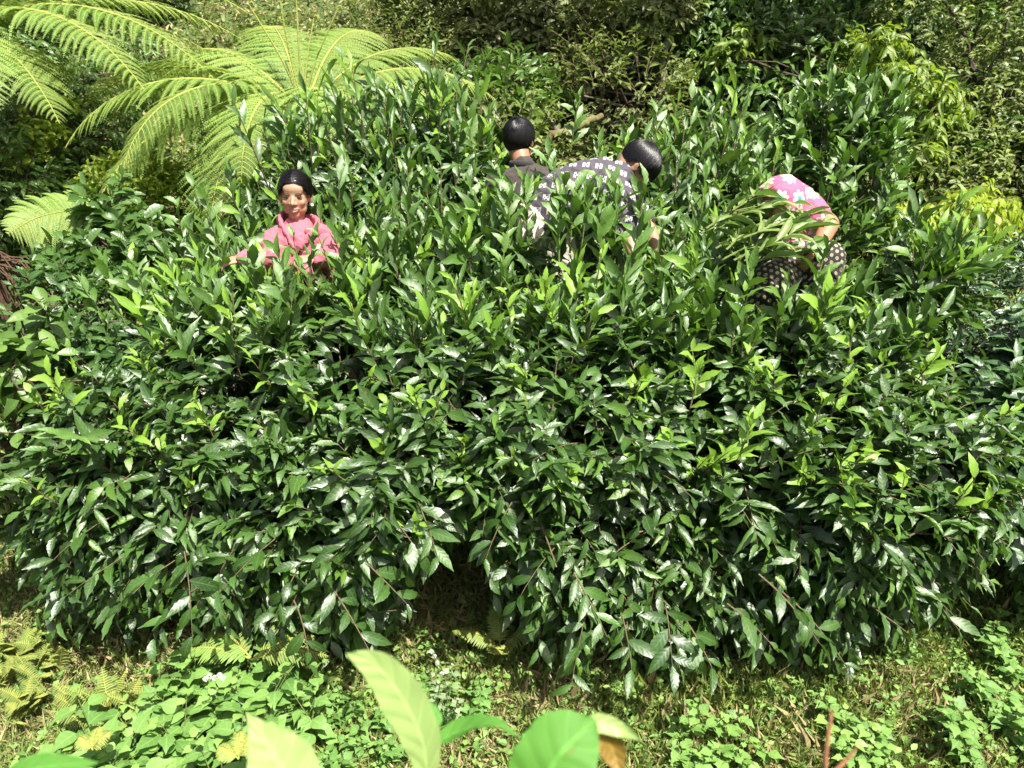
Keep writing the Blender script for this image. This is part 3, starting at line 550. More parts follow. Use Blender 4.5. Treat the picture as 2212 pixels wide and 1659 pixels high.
# thicket: bushes that clothe the slope between the trees
proto = None; rg = np.random.default_rng(77); THICK = 'bushes covering the hillside behind'
def thicket(seed, mat, tm, L, W, dn): 
    lb = [(A(rg.normal(0, .22), rg.normal(0, .2), .35 + rg.normal(0, .1)), A(.34, .3, .26)) for _ in range(5)]
    e = plant('bush', 'leafy wild bush growing in the thicket on the hillside', 'bush', A(0, 0, 0), lb, mat, tm, seed, dn, 8, L, W, .26, .15, .9, .15, .5, lambda tk, N: tk * .25, [A(0, 0, .3)], (.03, .02), group=THICK, face=False, rnd0=.45)
    return e
protos = [thicket(71, DARKLEAF, T_BG, .09, .032, 90), thicket(72, FARLEAF, T_BG, .055, .022, 150), thicket(73, BROAD, T_OBOV, .10, .045, 70)]
spots = []
for y in np.arange(5.6, 13.0, .8):
    sp = 1.05 + .09 * y
    for x in np.arange(-.75 * y - .6, .78 * y + .6, sp):
        X = x + rg.normal(0, .22); Y = y + rg.normal(0, .15)
        q = X / Y
        if -0.42 < q < -0.16 and (Y < 6.2 or Y > 7.4): continue      # open grassy slope
        if -0.5 < q < -0.28 and Y < 6.8: continue
        if .02 < q < .34 and Y < 7.2: continue
        spots.append((X, Y))
used = set(); 
for i, (X, Y) in enumerate(spots):
    q = X / Y; k = 1 if (q > .52 and rg.random() < .45) or (-.12 < q < .3 and rg.random() < .6) or rg.random() < .15 else (0 if (q > .1 or q < -.3 or rg.random() < .3) else 2)
    pr = protos[k]
    if k in used:
        o = pr.copy(); COL.objects.link(o)
        for ch in [c for c in bpy.data.objects if c.parent is pr]:
            c2 = ch.copy(); COL.objects.link(c2); c2.parent = o
    else: o = pr; used.add(k)
    o.location = (X, Y, float(gz(X, Y)) - .05); o.rotation_euler.z = rg.uniform(0, 6.28); s = rg.uniform(1.15, 1.7); o.scale = (s, s, s)
    o['label'] = ('dark green bush in the thicket on the hillside behind the giant tea bush', 'olive small-leaved bush in the thicket on the hillside behind the giant tea bush', 'broad-leaved green bush in the thicket on the hillside behind the giant tea bush')[k]
    o['group'] = ('dark bushes covering the hillside', 'olive bushes covering the hillside', 'broad-leaved bushes covering the hillside')[k]

# fallen log behind the standing youth, and a lichen trunk
def log():
    a, m, b = P(1150, 318, 5.3), P(1215, 292, 5.3), P(1262, 268, 5.4)
    e = empty('log', [*(a * .5 + b * .5)[:2], float(gz(*(a * .5 + b * .5)[:2]))], 'mossy yellowish fallen tree limb behind the standing youth', 'log')
    t = Tubes(); rng = np.random.default_rng(3)
    t.path([P(1090, 420, 5.3), a, m, b, P(1300, 250, 5.6)], .038, .022, 10, 22, .014, rng); t.build('limb', bark_mat('mossy_limb', (.05, .04, .02), (.22, .18, .07), 18, lichen=(.13, .15, .04)), e)
    t = Tubes(); t.path([m, P(1190, 262, 5.3), P(1180, 240, 5.3)], .03, .008, 7, 8, .01, rng); t.build('broken_branch', BARK, e)
log()

# ------------------------------------------------------------------ ferns
def frond(name, mat, parent, base, heading, length, rise, arch, npin=34, plen=.3, wpin=.011, sub=True, seed=0, stalk=.12, roll=0.0, pts=None, pf=.085):
    rng = np.random.default_rng(seed); K = 24; t = np.linspace(0, 1, K)
    if pts is None:
        h = A(math.cos(heading), math.sin(heading), 0); el = rise - arch * t ** 1.2
        dx = np.cos(el); dz = np.sin(el); hx = np.concatenate([[0], np.cumsum(dx[1:])]) / (K - 1); hz = np.concatenate([[0], np.cumsum(dz[1:])]) / (K - 1)
        R = A(*base) + h * (hx * length)[:, None] + A(0, 0, 1) * (hz * length)[:, None]
    else:
        tb_ = Tubes(); R = tb_.path(pts, .01, .01, 3, K - 1); length = np.linalg.norm(np.diff(R, axis=0), axis=1).sum()
    T = nrm(np.gradient(R, axis=0)); side = nrm(np.cross(T, A(0, 0, 1)) + 1e-6); upv = np.cross(side, T)
    side, upv = side * math.cos(roll) + upv * math.sin(roll), upv * math.cos(roll) - side * math.sin(roll)
    s = np.linspace(stalk, .985, npin); ii = s * (K - 1)
    itp = lambda M: np.stack([np.interp(ii, np.arange(K), M[:, c]) for c in range(3)], -1)
    Rp, Tp, Sp, Up = itp(R), itp(T), itp(side), itp(upv)
    u = (s - stalk) / (1 - stalk); pl = plen * np.clip(np.sin(np.pi * (0.16 + 0.84 * u) ** 0.9), 0.03, 1) ** 0.8 * (1 - .15 * u)
    V = []; F = []; n = 0; lu = []; lv = []
    tb = Tubes(); tb.add(R[None], np.linspace(.011, .003, K)[None] * (length / 1.3) ** .5, 5)
    st = []; sr = []
    for sg in (-1, 1):
        D0 = nrm(Sp * sg + Tp * .32 + Up * .12 + rng.normal(0, .05, (npin, 3)))
        M = 30 if sub else 10; m = np.linspace(.03, 1, M)
        droop = .30 + .25 * rng.random(npin)
        Q = Rp[:, None] + D0[:, None] * (pl[:, None] * m)[..., None] - A(0, 0, 1) * (pl[:, None] * droop[:, None] * m ** 2)[..., None] + Tp[:, None] * (pl[:, None] * .12 * m ** 2)[..., None]
        st.append(Q[:, ::5] if sub else Q[:, ::3]); 
        tq = nrm(np.gradient(Q, axis=1))
        if sub:
            pw = np.cross(tq, Up[:, None]); pw = nrm(pw)
            for s2 in (-1, 1):
                ln = (plen * pf * (pl / plen) ** .5)[:, None] * (1 - m ** 2.2 * .85)
                d = nrm(pw * s2 + tq * .45 - A(0, 0, .22) + rng.normal(0, .06, Q.shape))
                wv = tq * ((pl / M * .38)[:, None] + 0 * m)[..., None]
                q0 = Q - wv; q1 = Q + wv; q2 = Q + d * ln[..., None] + wv * .25; q3 = Q + d * ln[..., None] - wv * .35
                # mid points give each segment a curve
                qa = Q + d * (ln * .55)[..., None] + wv * .8 + A(0, 0, 1) * (ln * .08)[..., None]; qb = Q + d * (ln * .55)[..., None] - wv * .9 + A(0, 0, 1) * (ln * .08)[..., None]
                blk = np.stack([q0, q1, qa, qb, q2, q3], 2).reshape(-1, 6, 3); c = len(blk); V.append(blk.reshape(-1, 3))
                b0 = (np.arange(c) * 6 + n)[:, None]; F.append(b0 + np.array([[0, 1, 2, 3]])); F.append(b0 + np.array([[3, 2, 4, 5]])); n += c * 6
        else:
            w_ = wpin * np.sin(np.pi * (m * .9 + .1) ** .8)[None] * (pl / plen)[:, None] ** .5 + .0006
            wv = Tp[:, None] * w_[..., None]; blk = np.stack([Q - wv, Q + wv], 2); c = npin
            V.append(blk.reshape(-1, 3)); b0 = (np.arange(c) * M * 2 + n)[:, None, None] + (np.arange(M - 1) * 2)[None, :, None]
            F.append((b0 + np.array([0, 1, 3, 2])).reshape(-1, 4)); n += c * M * 2
    V = np.concatenate(V); F = [np.concatenate(F)]
    e = mesh_obj(name, V, F, mat, parent, {'rnd': np.repeat(rng.uniform(.1, .9), len(V)) + rng.normal(0, .08, len(V)), 'age': np.full(len(V), rng.uniform(0, .5)), 'lu': np.full(len(V), .5), 'lv': np.zeros(len(V))})
    q = np.concatenate(st); tb.add(q, np.tile(np.linspace(.0036, .0012, q.shape[1]), (len(q), 1)), 3)
    Vt = np.concatenate(tb.V); Ft = np.concatenate(tb.F)
    e['_w'] = [0.0, 0.0, 0.0]
    so = mesh_obj('stalk', Vt - np.array(parent.location) if parent is not None else Vt, [Ft], FERNSTEM, e); del e['_w']
    return e
def tree_fern(px, py, d, label, fr, seed, trunk=True, mat=FERN, L=1.35, plen=.38, gp=None):
    c = P(px, py, d); g = float(gz(c[0], c[1])); e = empty('tree_fern', [c[0], c[1], g], label, 'tree fern', gp); rng = np.random.default_rng(seed)
    if trunk:
        t = Tubes(); t.path([A(c[0], c[1], g - .05), A(c[0] + .03, c[1], (g + c[2]) / 2), c], .075, .06, 12, 18, .008, rng); t.build('trunk', DEADF, e)
    for i, f in enumerate(fr):
        az, rise, arch, ln = f[:4]
        frond('frond', mat, e, c + A(math.cos(math.radians(az)), math.sin(math.radians(az)), 0) * .05, math.radians(az), ln * L, math.radians(rise), math.radians(arch), 38, plen * (f[4] if len(f) > 4 else 1), seed=seed * 50 + i, roll=rng.normal(0, .12))
    return e, c
e, c = tree_fern(655, 235, 5.0, 'tree fern with a full crown of feathery yellow-green fronds behind the smiling girl', [(5, 38, 75, 1.0), (-28, 30, 80, 1.05), (-62, 30, 95, 1.0), (-95, 28, 100, .95), (-128, 32, 95, 1.05), (-155, 32, 85, 1.15), (178, 36, 75, 1.15), (150, 45, 72, 1.1), (115, 55, 70, 1.1), (75, 55, 70, 1.05), (38, 48, 72, 1.0), (-172, 15, 75, 1.0), (-110, 5, 80, .95), (-45, 8, 80, .9), (165, 25, 60, 1.2), (-142, 12, 70, 1.1), (20, 22, 65, 1.05), (-12, 12, 65, 1.0)], 3)
for i, (dx, dy, h) in enumerate([(-.28, 0, .62), (.02, .05, .85), (.1, .1, .55), (.28, .02, .6)]):      # unfurling fiddleheads
    t = Tubes(); tip = c + A(dx, dy, h); pts = [c, c + A(dx * .4, dy * .4, h * .5), tip]
    pp = t.path(pts, .009, .004, 6, 12)
    cur = np.array([tip + A(.02 * (1 - math.cos(a)) * (1 - a / 9), 0, .02 * math.sin(a)) for a in np.linspace(0, 5, 12)]); t.path(cur, .005, .004, 5, 14)
    t.build('fiddlehead', FERNSTEM, e)
frond('frond', FERN, e, c, 0, .9, 1.4, .2, 26, .09, seed=91, pts=[c, c + A(-.06, 0, .4), c + A(-.1, 0, .9)])
tree_fern(-120, 85, 4.9, 'tree fern reaching in from the upper left corner with long drooping fronds', [(12, 25, 65, 1.15), (-8, 27, 75, 1.25), (28, 30, 60, 1.2), (-22, 26, 80, 1.15), (45, 35, 60, 1.1), (-50, 20, 85, .9), (3, 38, 70, 1.3), (62, 40, 60, 1.2), (35, 50, 50, 1.1), (-35, 12, 70, .9)], 4, L=1.6, plen=.33)
# the lone frond and dead fronds at the left edge
g0 = onground(60, 3.8, py=520); e = empty('tree_fern', g0, 'old tree fern with one bright frond and a skirt of dead brown fronds', 'tree fern')
t = Tubes(); rng = np.random.default_rng(8); top = P(-60, 560, 3.7); t.path([g0 - A(0.1, 0, .05), (g0 + top) / 2, top], .09, .07, 12, 14, .012, rng); t.build('trunk', DEADF, e)
frond('frond', FERN, e, top, 0, 1, 0, 0, 30, .24, seed=21, roll=.9, pts=[P(230, 450, 4.1), P(150, 455, 4.05), P(80, 470, 4.0), P(15, 505, 3.9)])
t = Tubes()
for i in range(40):
    a = rng.uniform(-1.4, .6); r = rng.uniform(.05, .24); q = top + A(math.cos(a) * .05, math.sin(a) * .05, 0)
    t.path([q, q + A(math.cos(a) * r, math.sin(a) * r, -.1), q + A(math.cos(a) * r * 1.15, math.sin(a) * r * 1.15, -rng.uniform(.5, 1.0))], .006, .002, 4, 6, .015, rng)
t.build('dead_fronds', DEADF, e)['kind'] = 'stuff'

def ground_fern(px, py, d, label, fr, seed, sc=1.0, mat=FERNLOW, gp=None, sub=False):
    c = P(px, py, d); c[2] = max(c[2], float(gz(c[0], c[1]))); e = empty('fern', [c[0], c[1], float(gz(c[0], c[1]))], label, 'fern', gp)
    for i, (az, rise, arch, ln) in enumerate(fr): frond('frond', mat, e, c, math.radians(az), ln * sc * .75, math.radians(rise), math.radians(arch), 26, .06 * sc, .005 * sc, sub, seed * 40 + i, .15)
ground_fern(545, 1425, 2.85, 'fern with narrow pale fronds under the left skirt of the bush', [(172, 25, 50, .36), (8, 20, 50, .34), (150, 35, 60, .30), (30, 30, 60, .30)], 5, 1.15)
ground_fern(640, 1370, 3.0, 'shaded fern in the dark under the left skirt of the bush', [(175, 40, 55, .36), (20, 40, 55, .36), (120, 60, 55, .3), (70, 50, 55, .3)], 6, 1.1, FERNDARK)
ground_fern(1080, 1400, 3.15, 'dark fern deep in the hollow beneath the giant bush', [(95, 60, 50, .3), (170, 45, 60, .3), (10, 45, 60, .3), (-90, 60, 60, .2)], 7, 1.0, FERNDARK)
fl = 'low yellow-green fern in the clump at the lower left edge'
def small_fern(px, py, d, label, n, ln, seed, sc, mat, gp, rise=72, arch=45):
    c = P(px, py, d); c[2] = float(gz(c[0], c[1])); e = empty('fern', c, label, 'fern', gp); r = np.random.default_rng(seed)
    for i in range(n): frond('frond', mat, e, c + A(r.normal(0, .02), r.normal(0, .02), 0), r.uniform(0, 6.28), ln * r.uniform(.6, 1.15), math.radians(rise + r.normal(0, 8)), math.radians(arch + r.normal(0, 15)), 20, ln * .24, .003, True, seed * 40 + i, .2, roll=r.normal(0, .3), pf=.16)
for i, (px, py, d) in enumerate([(10, 1300, 3.1), (45, 1345, 3.0), (-20, 1380, 2.95), (20, 1440, 2.8), (75, 1330, 3.15), (60, 1410, 2.9), (-30, 1330, 3.1), (105, 1380, 3.1)]):
    small_fern(px, py, d, fl, 9, .17, 10 + i, 1, FERNLOW, 'yellow-green ferns at the lower left edge')
ground_fern(515, 1640, 2.3, 'tiny bright fern beside the blurred pale leaf', [(100, 60, 60, .16), (60, 60, 60, .16), (160, 50, 60, .15)], 25, .7, FERNLOW)
ground_fern(200, 1620, 2.35, 'tiny bright fern in the grass at the lower left', [(90, 60, 60, .16), (40, 60, 60, .16), (150, 50, 60, .15)], 26, .6, FERNLOW)

# ------------------------------------------------------------------ ground cover
def patches(x, y, s=1.0, o=0.0): return 0.5 + 0.5 * np.sin(x * 2.3 * s + 1.1 * np.sin(y * 3.1 * s + o) + o) * np.cos(y * 2.7 * s + 1.3 * np.sin(x * 1.9 * s - o))
def grass():
    rng = np.random.default_rng(20); n = 240000
    x = rng.uniform(-2.6, 2.6, n); y = rng.uniform(1.35, 3.3, n)
    keep = (np.abs(x) < y * .8 + .4) & (rng.random(n) < .35 + .65 * patches(x, y, 1.2, .7)); keep &= ~((y > 3.0) & (np.abs(x) < 1.5) & (rng.random(n) < .4)); x = x[keep]; y = y[keep]; n = len(x)
    b = np.stack([x, y, gz(x, y) - .004], -1); h = rng.uniform(.03, .09, n) * (0.6 + .8 * patches(x, y, .8, 2)); dry = rng.random(n) < .13 + .26 * (patches(x, y, 1.5, 4) > .6)
    d = nrm(np.stack([rng.normal(0, .6, n), rng.normal(0, .6, n), np.where(dry, .35, .9)], -1)); h = np.where(dry, h * 1.3, h)
    lv = Leaves(); s = nrm(np.cross(d, rng.normal(0, 1, (n, 3)))); m = ~dry
    lv.add(b[m], d[m], s[m], h[m], rng.uniform(.003, .0075, m.sum()), rng.uniform(0, 1, m.sum()), rng.uniform(0, .6, m.sum()) ** 2)
    G = leaf_mat('grass_blade', (.17, .26, .05), (.34, .42, .10), (.48, .52, .17), .6, .4, tcol=(.35, .5, .06))
    tag(lv.build('grass', G, None, tset(3, 'lance', 0, 0, (.3, .9, 1.5)), rng), 'short green grass on the strip in front of the bush', 'grass', kind='stuff')
    lv = Leaves(); m = dry; lv.add(b[m], d[m], s[m], h[m], rng.uniform(.002, .005, m.sum()), rng.uniform(0, 1, m.sum()), 0)
    Dm = leaf_mat('dry_grass_blade', (.20, .17, .07), (.46, .40, .20), (.4, .3, .1), .8, .15, tcol=(.4, .3, .1), under=(.35, .27, .13))
    tag(lv.build('dry_grass', Dm, None, tset(3, 'lance', 0, 0, (.3, .9, 1.5)), rng), 'dry straw-coloured grass scattered over the bare soil', 'dry grass', kind='stuff')
    # creeping small-leaved herbs
    n = 32000; x = rng.uniform(-2.6, 2.8, n); y = rng.uniform(1.35, 4.5, n); k = (rng.random(n) < .12 + .9 * patches(x, y, 1.7, 3) ** 2) & (np.abs(x) < y * .8 + .4); x = x[k]; y = y[k]; n = len(x)
    lv = Leaves(); z = gz(x, y) + rng.uniform(.005, .06, n)
    lv.add(np.stack([x, y, z], -1), np.stack([rng.normal(0, 1, n), rng.normal(0, 1, n), rng.normal(0.1, .3, n)], -1), np.stack([rng.normal(0, .3, n), rng.normal(0, .3, n), np.ones(n)], -1), rng.uniform(.018, .045, n), rng.uniform(.012, .028, n), rng.uniform(0, 1, n), rng.uniform(0, .8, n))
    tag(lv.build('ground_cover', WEED, None, T_BG, rng), 'low creeping herbs mixed into the grass below the bush', 'ground cover', kind='stuff')
    # litter and herbs of the hillside
    n = 90000; y = rng.uniform(3.6, 13, n) ; x = rng.uniform(-.85, .85, n) * y; z = gz(x, y) + rng.uniform(.0, .14, n) ** 1.2
    lv = Leaves(); lv.add(np.stack([x, y, z], -1), np.stack([rng.normal(0, .8, n), rng.normal(0, .8, n), rng.normal(0.5, .5, n)], -1), np.stack([rng.normal(0, .4, n), rng.normal(-.3, .4, n), np.ones(n)], -1), rng.uniform(.04, .11, n), rng.uniform(.012, .035, n), rng.uniform(0, 1, n), rng.uniform(0, .7, n))
    br = (rng.random(n) < .16 + .4 * ((x / y < -.12) & (x / y > -.45))); a = lv.cat(); l2 = Leaves(); l2.b = [[q[br] for q in a]]; lv.b = [[q[~br] for q in a]]
    tag(lv.build('undergrowth', FARLEAF, None, tset(3, 'tea'), rng), 'tangled low undergrowth on the hillside behind', 'undergrowth', kind='stuff')
    tag(l2.build('dead_bracken', Dm, None, tset(3, 'lance'), rng), 'brown dead bracken and leaves on the slope behind the tree fern', 'dead bracken', kind='stuff')
grass()

WG = 'heart-leaved weeds in front of the bush'
def weed(name, root, label, h, nst, L, seed, group=None, spread=.35, mat=WEED, tm=T_HEART, K=7, age=.3, cat='weed', parts=True, wr=.72):
    rng = np.random.default_rng(seed); e = empty(name, root, label, cat, group); lv = Leaves(); tb = Tubes()
    for i in range(nst):
        a = rng.uniform(0, 6.28); b = A(*root) + A(rng.normal(0, .02), rng.normal(0, .02), 0); d = nrm(A(math.cos(a) * spread * rng.random() ** .5, math.sin(a) * spread * rng.random() ** .5, 1)); hh = h * rng.uniform(.6, 1.1)
        t = np.linspace(0, 1, 5)[:, None]; bend = A(math.cos(a), math.sin(a), 0) * hh * .12; pts = b + d * hh * t + bend * t ** 2; tb.add(pts[None], np.linspace(.003, .0014, 5)[None] * (h / .2) ** .3, 4)
        for k in range(K):
            tt = .25 + .75 * k / (K - 1); p = b + d * hh * tt + bend * tt ** 2; az = k * 1.57 + a + rng.normal(0, .15)
            for sg in (0, math.pi):
                rd = A(math.cos(az + sg), math.sin(az + sg), 0); D = nrm(rd + A(0, 0, .35 * tt - .05) + rng.normal(0, .12, 3)); l = L * (1.05 - .55 * abs(tt - .6)) * rng.uniform(.8, 1.15) * (1 if k < K - 1 else .55)
                q = p + D * l * .25; tb.add(np.stack([p, (p + q) / 2, q])[None], np.full((1, 3), .001), 3)
                lv.add(q[None], D[None], (A(0, 0, 1) + rng.normal(0, .2, 3))[None], l, l * wr, rng.random(), age * rng.random() + (.35 if k == K - 1 else 0))
    tb.build('stems', STEMG, e); lv.build('leaves', mat, e, tm, rng); return e
rgw = np.random.default_rng(30)
def wp(px, py, d=None):
    # the spot on the ground seen at this place
    f = P(px, py, 1) - CAM
    for s in np.linspace(.8, 8, 900):
        q = CAM + f * s
        if q[2] <= gz(q[0], q[1]): return A(q[0], q[1], gz(q[0], q[1]))
    return CAM + f * 3
# big left patch
lp = [(400 + 0, 1530), (470, 1510), (545, 1500), (600, 1530), (430, 1560), (500, 1560), (560, 1570), (360, 1580), (300, 1610), (390, 1620), (460, 1630), (540, 1620), (620, 1590), (250, 1640), (330, 1660), (420, 1680), (510, 1700), (600, 1660), (660, 1560), (690, 1620), (230, 1700), (300, 1720), (390, 1740), (350, 1545), (480, 1750), (190, 1690), (640, 1500), (520, 1460), (440, 1470), (590, 1465)]
for i, (px, py) in enumerate(lp):
    weed('weed', wp(px, py + 30), 'heart-leaved weed in the dense patch left of the blurred upright leaf', rgw.uniform(.20, .34), 3, rgw.uniform(.075, .10), 300 + i, 'heart-leaved weeds in the left patch', .45, K=5)
mp = [(710, 1500), (760, 1540), (830, 1560), (770, 1600), (850, 1610), (730, 1650), (990, 1540), (1040, 1500), (940, 1480)]
for i, (px, py) in enumerate(mp): weed('weed', wp(px, py + 25), 'small shaded weed in the centre strip below the hollow', .12, 3, .045, 340 + i, 'small weeds below the hollow', .5, age=.1)
rp = [(1540, 1560, .17), (1500, 1600, .15), (1580, 1610, .14), (1480, 1640, .14), (1620, 1640, .13), (1460, 1560, .1), (1560, 1680, .15)]
for i, (px, py, h) in enumerate(rp): weed('weed', wp(px, py + 40), 'pale green weed in the clump in front of the right half of the bush', h * 1.3, 3, .056, 360 + i, 'pale weeds before the right half of the bush', .5, age=.5, K=5)
rp = [(1830, 1600, .14), (1870, 1570, .13), (1900, 1630, .13), (1800, 1560, .1), (1860, 1650, .12)]
for i, (px, py, h) in enumerate(rp): weed('weed', wp(px, py + 30), 'fresh yellow-green weed in the small clump at the lower right', h * 1.3, 3, .058, 380 + i, 'fresh weeds in the lower right clump', .5, age=.8, K=5)
rp = [(2120, 1500), (2180, 1450), (2160, 1560), (2200, 1620), (2100, 1640), (2210, 1540), (2030, 1560), (2210, 1320), (2150, 1390)]
for i, (px, py) in enumerate(rp): weed('weed', wp(px, py + 30), 'broad-leaved weed in the lower right corner patch', rgw.uniform(.12, .22), 3, .056, 400 + i, 'weeds of the lower right corner patch', .5, age=.35)
n0 = 0
for i in range(120):
    x = rgw.uniform(-2.3, 2.4); y = rgw.uniform(1.5, 2.75)
    weed('weed', A(x, y, gz(x, y)), 'tiny weed sprouting in the grass before the bush', rgw.uniform(.04, .11), 2, rgw.uniform(.02, .04), 500 + i, 'tiny weeds in the grass', .6, K=4, age=.6)
# grey-white flowering weed
root = wp(962, 1560); e = weed('flowering_weed', root, 'grey-green weed with small white flower heads under the hollow of the bush', .28, 4, .035, 450, None, .35, mat=leaf_mat('greyish_leaf', (.16, .24, .11), (.26, .36, .18), (.36, .45, .25), .6, .25))
def flowers(e, pts, r, seed):
    rng = np.random.default_rng(seed); V = []; F = []; n = 0; lv = Leaves()
    for p in pts:
        k = 60; d = nrm(rng.normal(0, 1, (k, 3)) + A(0, 0, .5)); lv.add(p + d * r * .3, d, rng.normal(0, 1, (k, 3)), r * .8, r * .3, 1, 0)
    lv.build('flower_heads', leaf_mat('white_petal', (.7, .7, .66), (.8, .8, .78), (.8, .8, .8), .7, .3, tcol=(.8, .8, .8), under=(.7, .7, .7)), e, tset(3, 'lance'), rng)
flowers(e, [P(932, 1408, 2.75), P(938, 1418, 2.75), P(945, 1432, 2.72), P(955, 1455, 2.7)], .009, 1)
t = Tubes(); t.path([root, (root + P(945, 1440, 2.72)) / 2 + A(.02, 0, 0), P(945, 1440, 2.72), P(934, 1410, 2.75)], .002, .001, 4, 10); t.build('flower_stalk', STEMG, e)
root = wp(455, 1540); e = weed('flowering_weed', root, 'weed with a flat white flower cluster in the left patch', .26, 3, .045, 451, None, .3); flowers(e, [P(452 + a, 1461 + b, 2.5) for a, b in ((0, 0), (12, 3), (22, -2), (30, 4), (-8, 6))], .010, 2)
# tuft of feathery weeds left
for i, (px, py) in enumerate([(200, 1400), (240, 1420), (280, 1410), (190, 1440), (250, 1460), (150, 1430), (310, 1440)]):
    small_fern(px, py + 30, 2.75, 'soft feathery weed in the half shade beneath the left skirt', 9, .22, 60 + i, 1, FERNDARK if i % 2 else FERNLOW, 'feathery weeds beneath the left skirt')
def stick(pts, r, lab, name='stick'):
    pts = np.array(pts); o = Tubes(); o.path(pts, r, r * .5, 6, 12, .004, np.random.default_rng(4)); V, F = np.concatenate(o.V), np.concatenate(o.F)
    tag(mesh_obj(name, V, [F], STEMB, None, origin=pts[0]), lab, 'stick')
up = A(0, 0, .02)
stick([wp(80, 1590) + up, wp(150, 1545) + up * 2, wp(210, 1500) + up * 3], .004, 'thin brown stick lying in the grass at the lower left')
stick([wp(100, 1440) + up, wp(160, 1430) + up * 2, wp(215, 1425) + up * 3], .004, 'dark twig lying on the ground below the yellow-green ferns')

# ------------------------------------------------------------------ leaves close to the camera
def big_leaf(name, parent, pts, width, nvec, mat, fold=.25, prof=None, seed=0, twist=0.0, curl=0.0):
    tb = Tubes(); K = 24; R = tb.path(pts, .001, .001, 3, K); T = nrm(np.gradient(R, axis=0)); t = np.linspace(0, 1, K + 1)
    N = A(*nvec); X = nrm(np.cross(T, N)); Nn = np.cross(X, T); ta = twist * t; X, Nn = X * np.cos(ta)[:, None] + Nn * np.sin(ta)[:, None], Nn * np.cos(ta)[:, None] - X * np.sin(ta)[:, None]
    w_ = width * .5 * (np.sin(np.pi * np.clip(t, 0, 1) ** .8) ** .8 * (1 - .25 * t ** 2) if prof is None else np.interp(t, *prof)); w_ = np.maximum(w_, width * .012)
    U = np.linspace(-1, 1, 11); V = []; lu = []; lvv = []
    for i in range(K + 1):
        for u in U:
            e_ = w_[i] * (1 + (.02 if i % 2 else -.02) * abs(u)); V.append(R[i] + X[i] * e_ * u * math.cos(curl * abs(u)) + Nn[i] * (abs(u) ** 1.4 * w_[i] * fold + .02 * width * math.sin(i * 1.1) * u * u)); lu.append(u); lvv.append(t[i])
    i = (np.arange(K)[:, None] * 11 + np.arange(10)[None]).ravel(); n = len(V)
    o = mesh_obj(name, np.array(V), [np.stack([i, i + 1, i + 12, i + 11], -1)], mat, parent, {'rnd': np.full(n, .5), 'age': np.full(n, .5), 'lu': lu, 'lv': lvv})
    return o
FGP = leaf_mat('close_pale_leaf', (.30, .44, .13), (.36, .50, .16), (.38, .52, .18), .45, .35, tcol=(.45, .65, .12), under=(.40, .52, .22), veins=7, vs=.35, bs=.3, blemish=.35)
FGG = leaf_mat('close_green_leaf', (.07, .22, .03), (.10, .27, .04), (.12, .30, .05), .62, .35, spec=.25, tcol=(.25, .6, .04), under=(.2, .42, .08), veins=7, vs=.35, bs=.3, blemish=.35)
RED = bark_mat('reddish_stem', (.22, .10, .045), (.34, .17, .07), 50)
tocam = lambda p: tuple(nrm(CAM - p))
g = A(-.12, .33, gz(-.12, .33)); e = empty('seedling', g, 'blurred close seedling with a tall curved pale leaf and a reddish stem', 'seedling')
t = Tubes(); J = P(938, 1575, .50); t.path([g, P(915, 2100, .5), P(928, 1680, .50), J], .0045, .0022, 8, 14); t.build('stem', RED, e)
big_leaf('leaf', e, [P(925, 1690, .50), P(912, 1600, .49), P(870, 1510, .48), P(815, 1440, .47), P(748, 1411, .46)], .029, (.25, -1, .55), FGP, .18, prof=([0, .25, .5, .75, .9, 1], [.4, .85, 1, .72, .36, .02]))
big_leaf('leaf', e, [P(938, 1578, .50), P(930, 1545, .505), P(908, 1500, .51)], .015, (.6, -.5, .8), FGG)
big_leaf('leaf', e, [P(942, 1605, .50), P(990, 1580, .50), P(1060, 1565, .49), P(1128, 1597, .48)], .0145, (0, -.55, 1), FGG, .5, twist=.9)
g = A(.12, .30, gz(.12, .30)); e = empty('seedling', g, 'blurred close seedling with a big round green leaf and a browned leaf tip', 'seedling')
t = Tubes(); t.path([g, P(1180, 2150, .45), P(1150, 1800, .42)], .004, .0025, 8, 12); t.path([P(1150, 1800, .42), P(1200, 1740, .44), P(1262, 1600, .47)], .002, .0012, 6, 8); t.build('stem', RED, e)
big_leaf('leaf', e, [P(1150, 1810, .42), P(1165, 1720, .42), P(1210, 1630, .42), P(1285, 1555, .43)], .046, (-.1, -1, .9), FGG, .08, prof=([0, .2, .5, .75, .9, 1], [.3, .8, 1, .95, .6, .05]))
big_leaf('leaf', e, [P(1240, 1590, .47), P(1290, 1563, .47), P(1345, 1578, .47), P(1385, 1600, .46)], .012, (0, -.6, 1), FGP, .4, twist=-.4)
big_leaf('browned_leaf', e, [P(1262, 1600, .47), P(1310, 1600, .475), P(1330, 1640, .475), P(1335, 1680, .47)], .018, (0, -1, .5), leaf_mat('browned_leaf', (.16, .09, .01), (.26, .17, .02), (.2, .13, .02), .6, .2, tcol=(.35, .25, .03)), .4)
g = A(-.30, .30, gz(-.3, .3)); e = empty('seedling', g, 'blurred close seedling with one pale pointed leaf, left of the tall curved leaf', 'seedling')
t = Tubes(); t.path([g, P(620, 2100, .46), P(640, 1760, .44)], .004, .0025, 8, 12); t.build('stem', RED, e)
big_leaf('leaf', e, [P(650, 1770, .44), P(625, 1690, .44), P(580, 1610, .44), P(533, 1540, .44)], .040, (.25, -1, .8), FGP, .1, prof=([0, .25, .5, .7, .85, 1], [.4, .95, 1, .62, .25, .02]))
g = A(-.62, .42, gz(-.62, .42)); e = empty('seedling', g, 'blurred green leaf tip at the bottom left corner close to the camera', 'seedling')
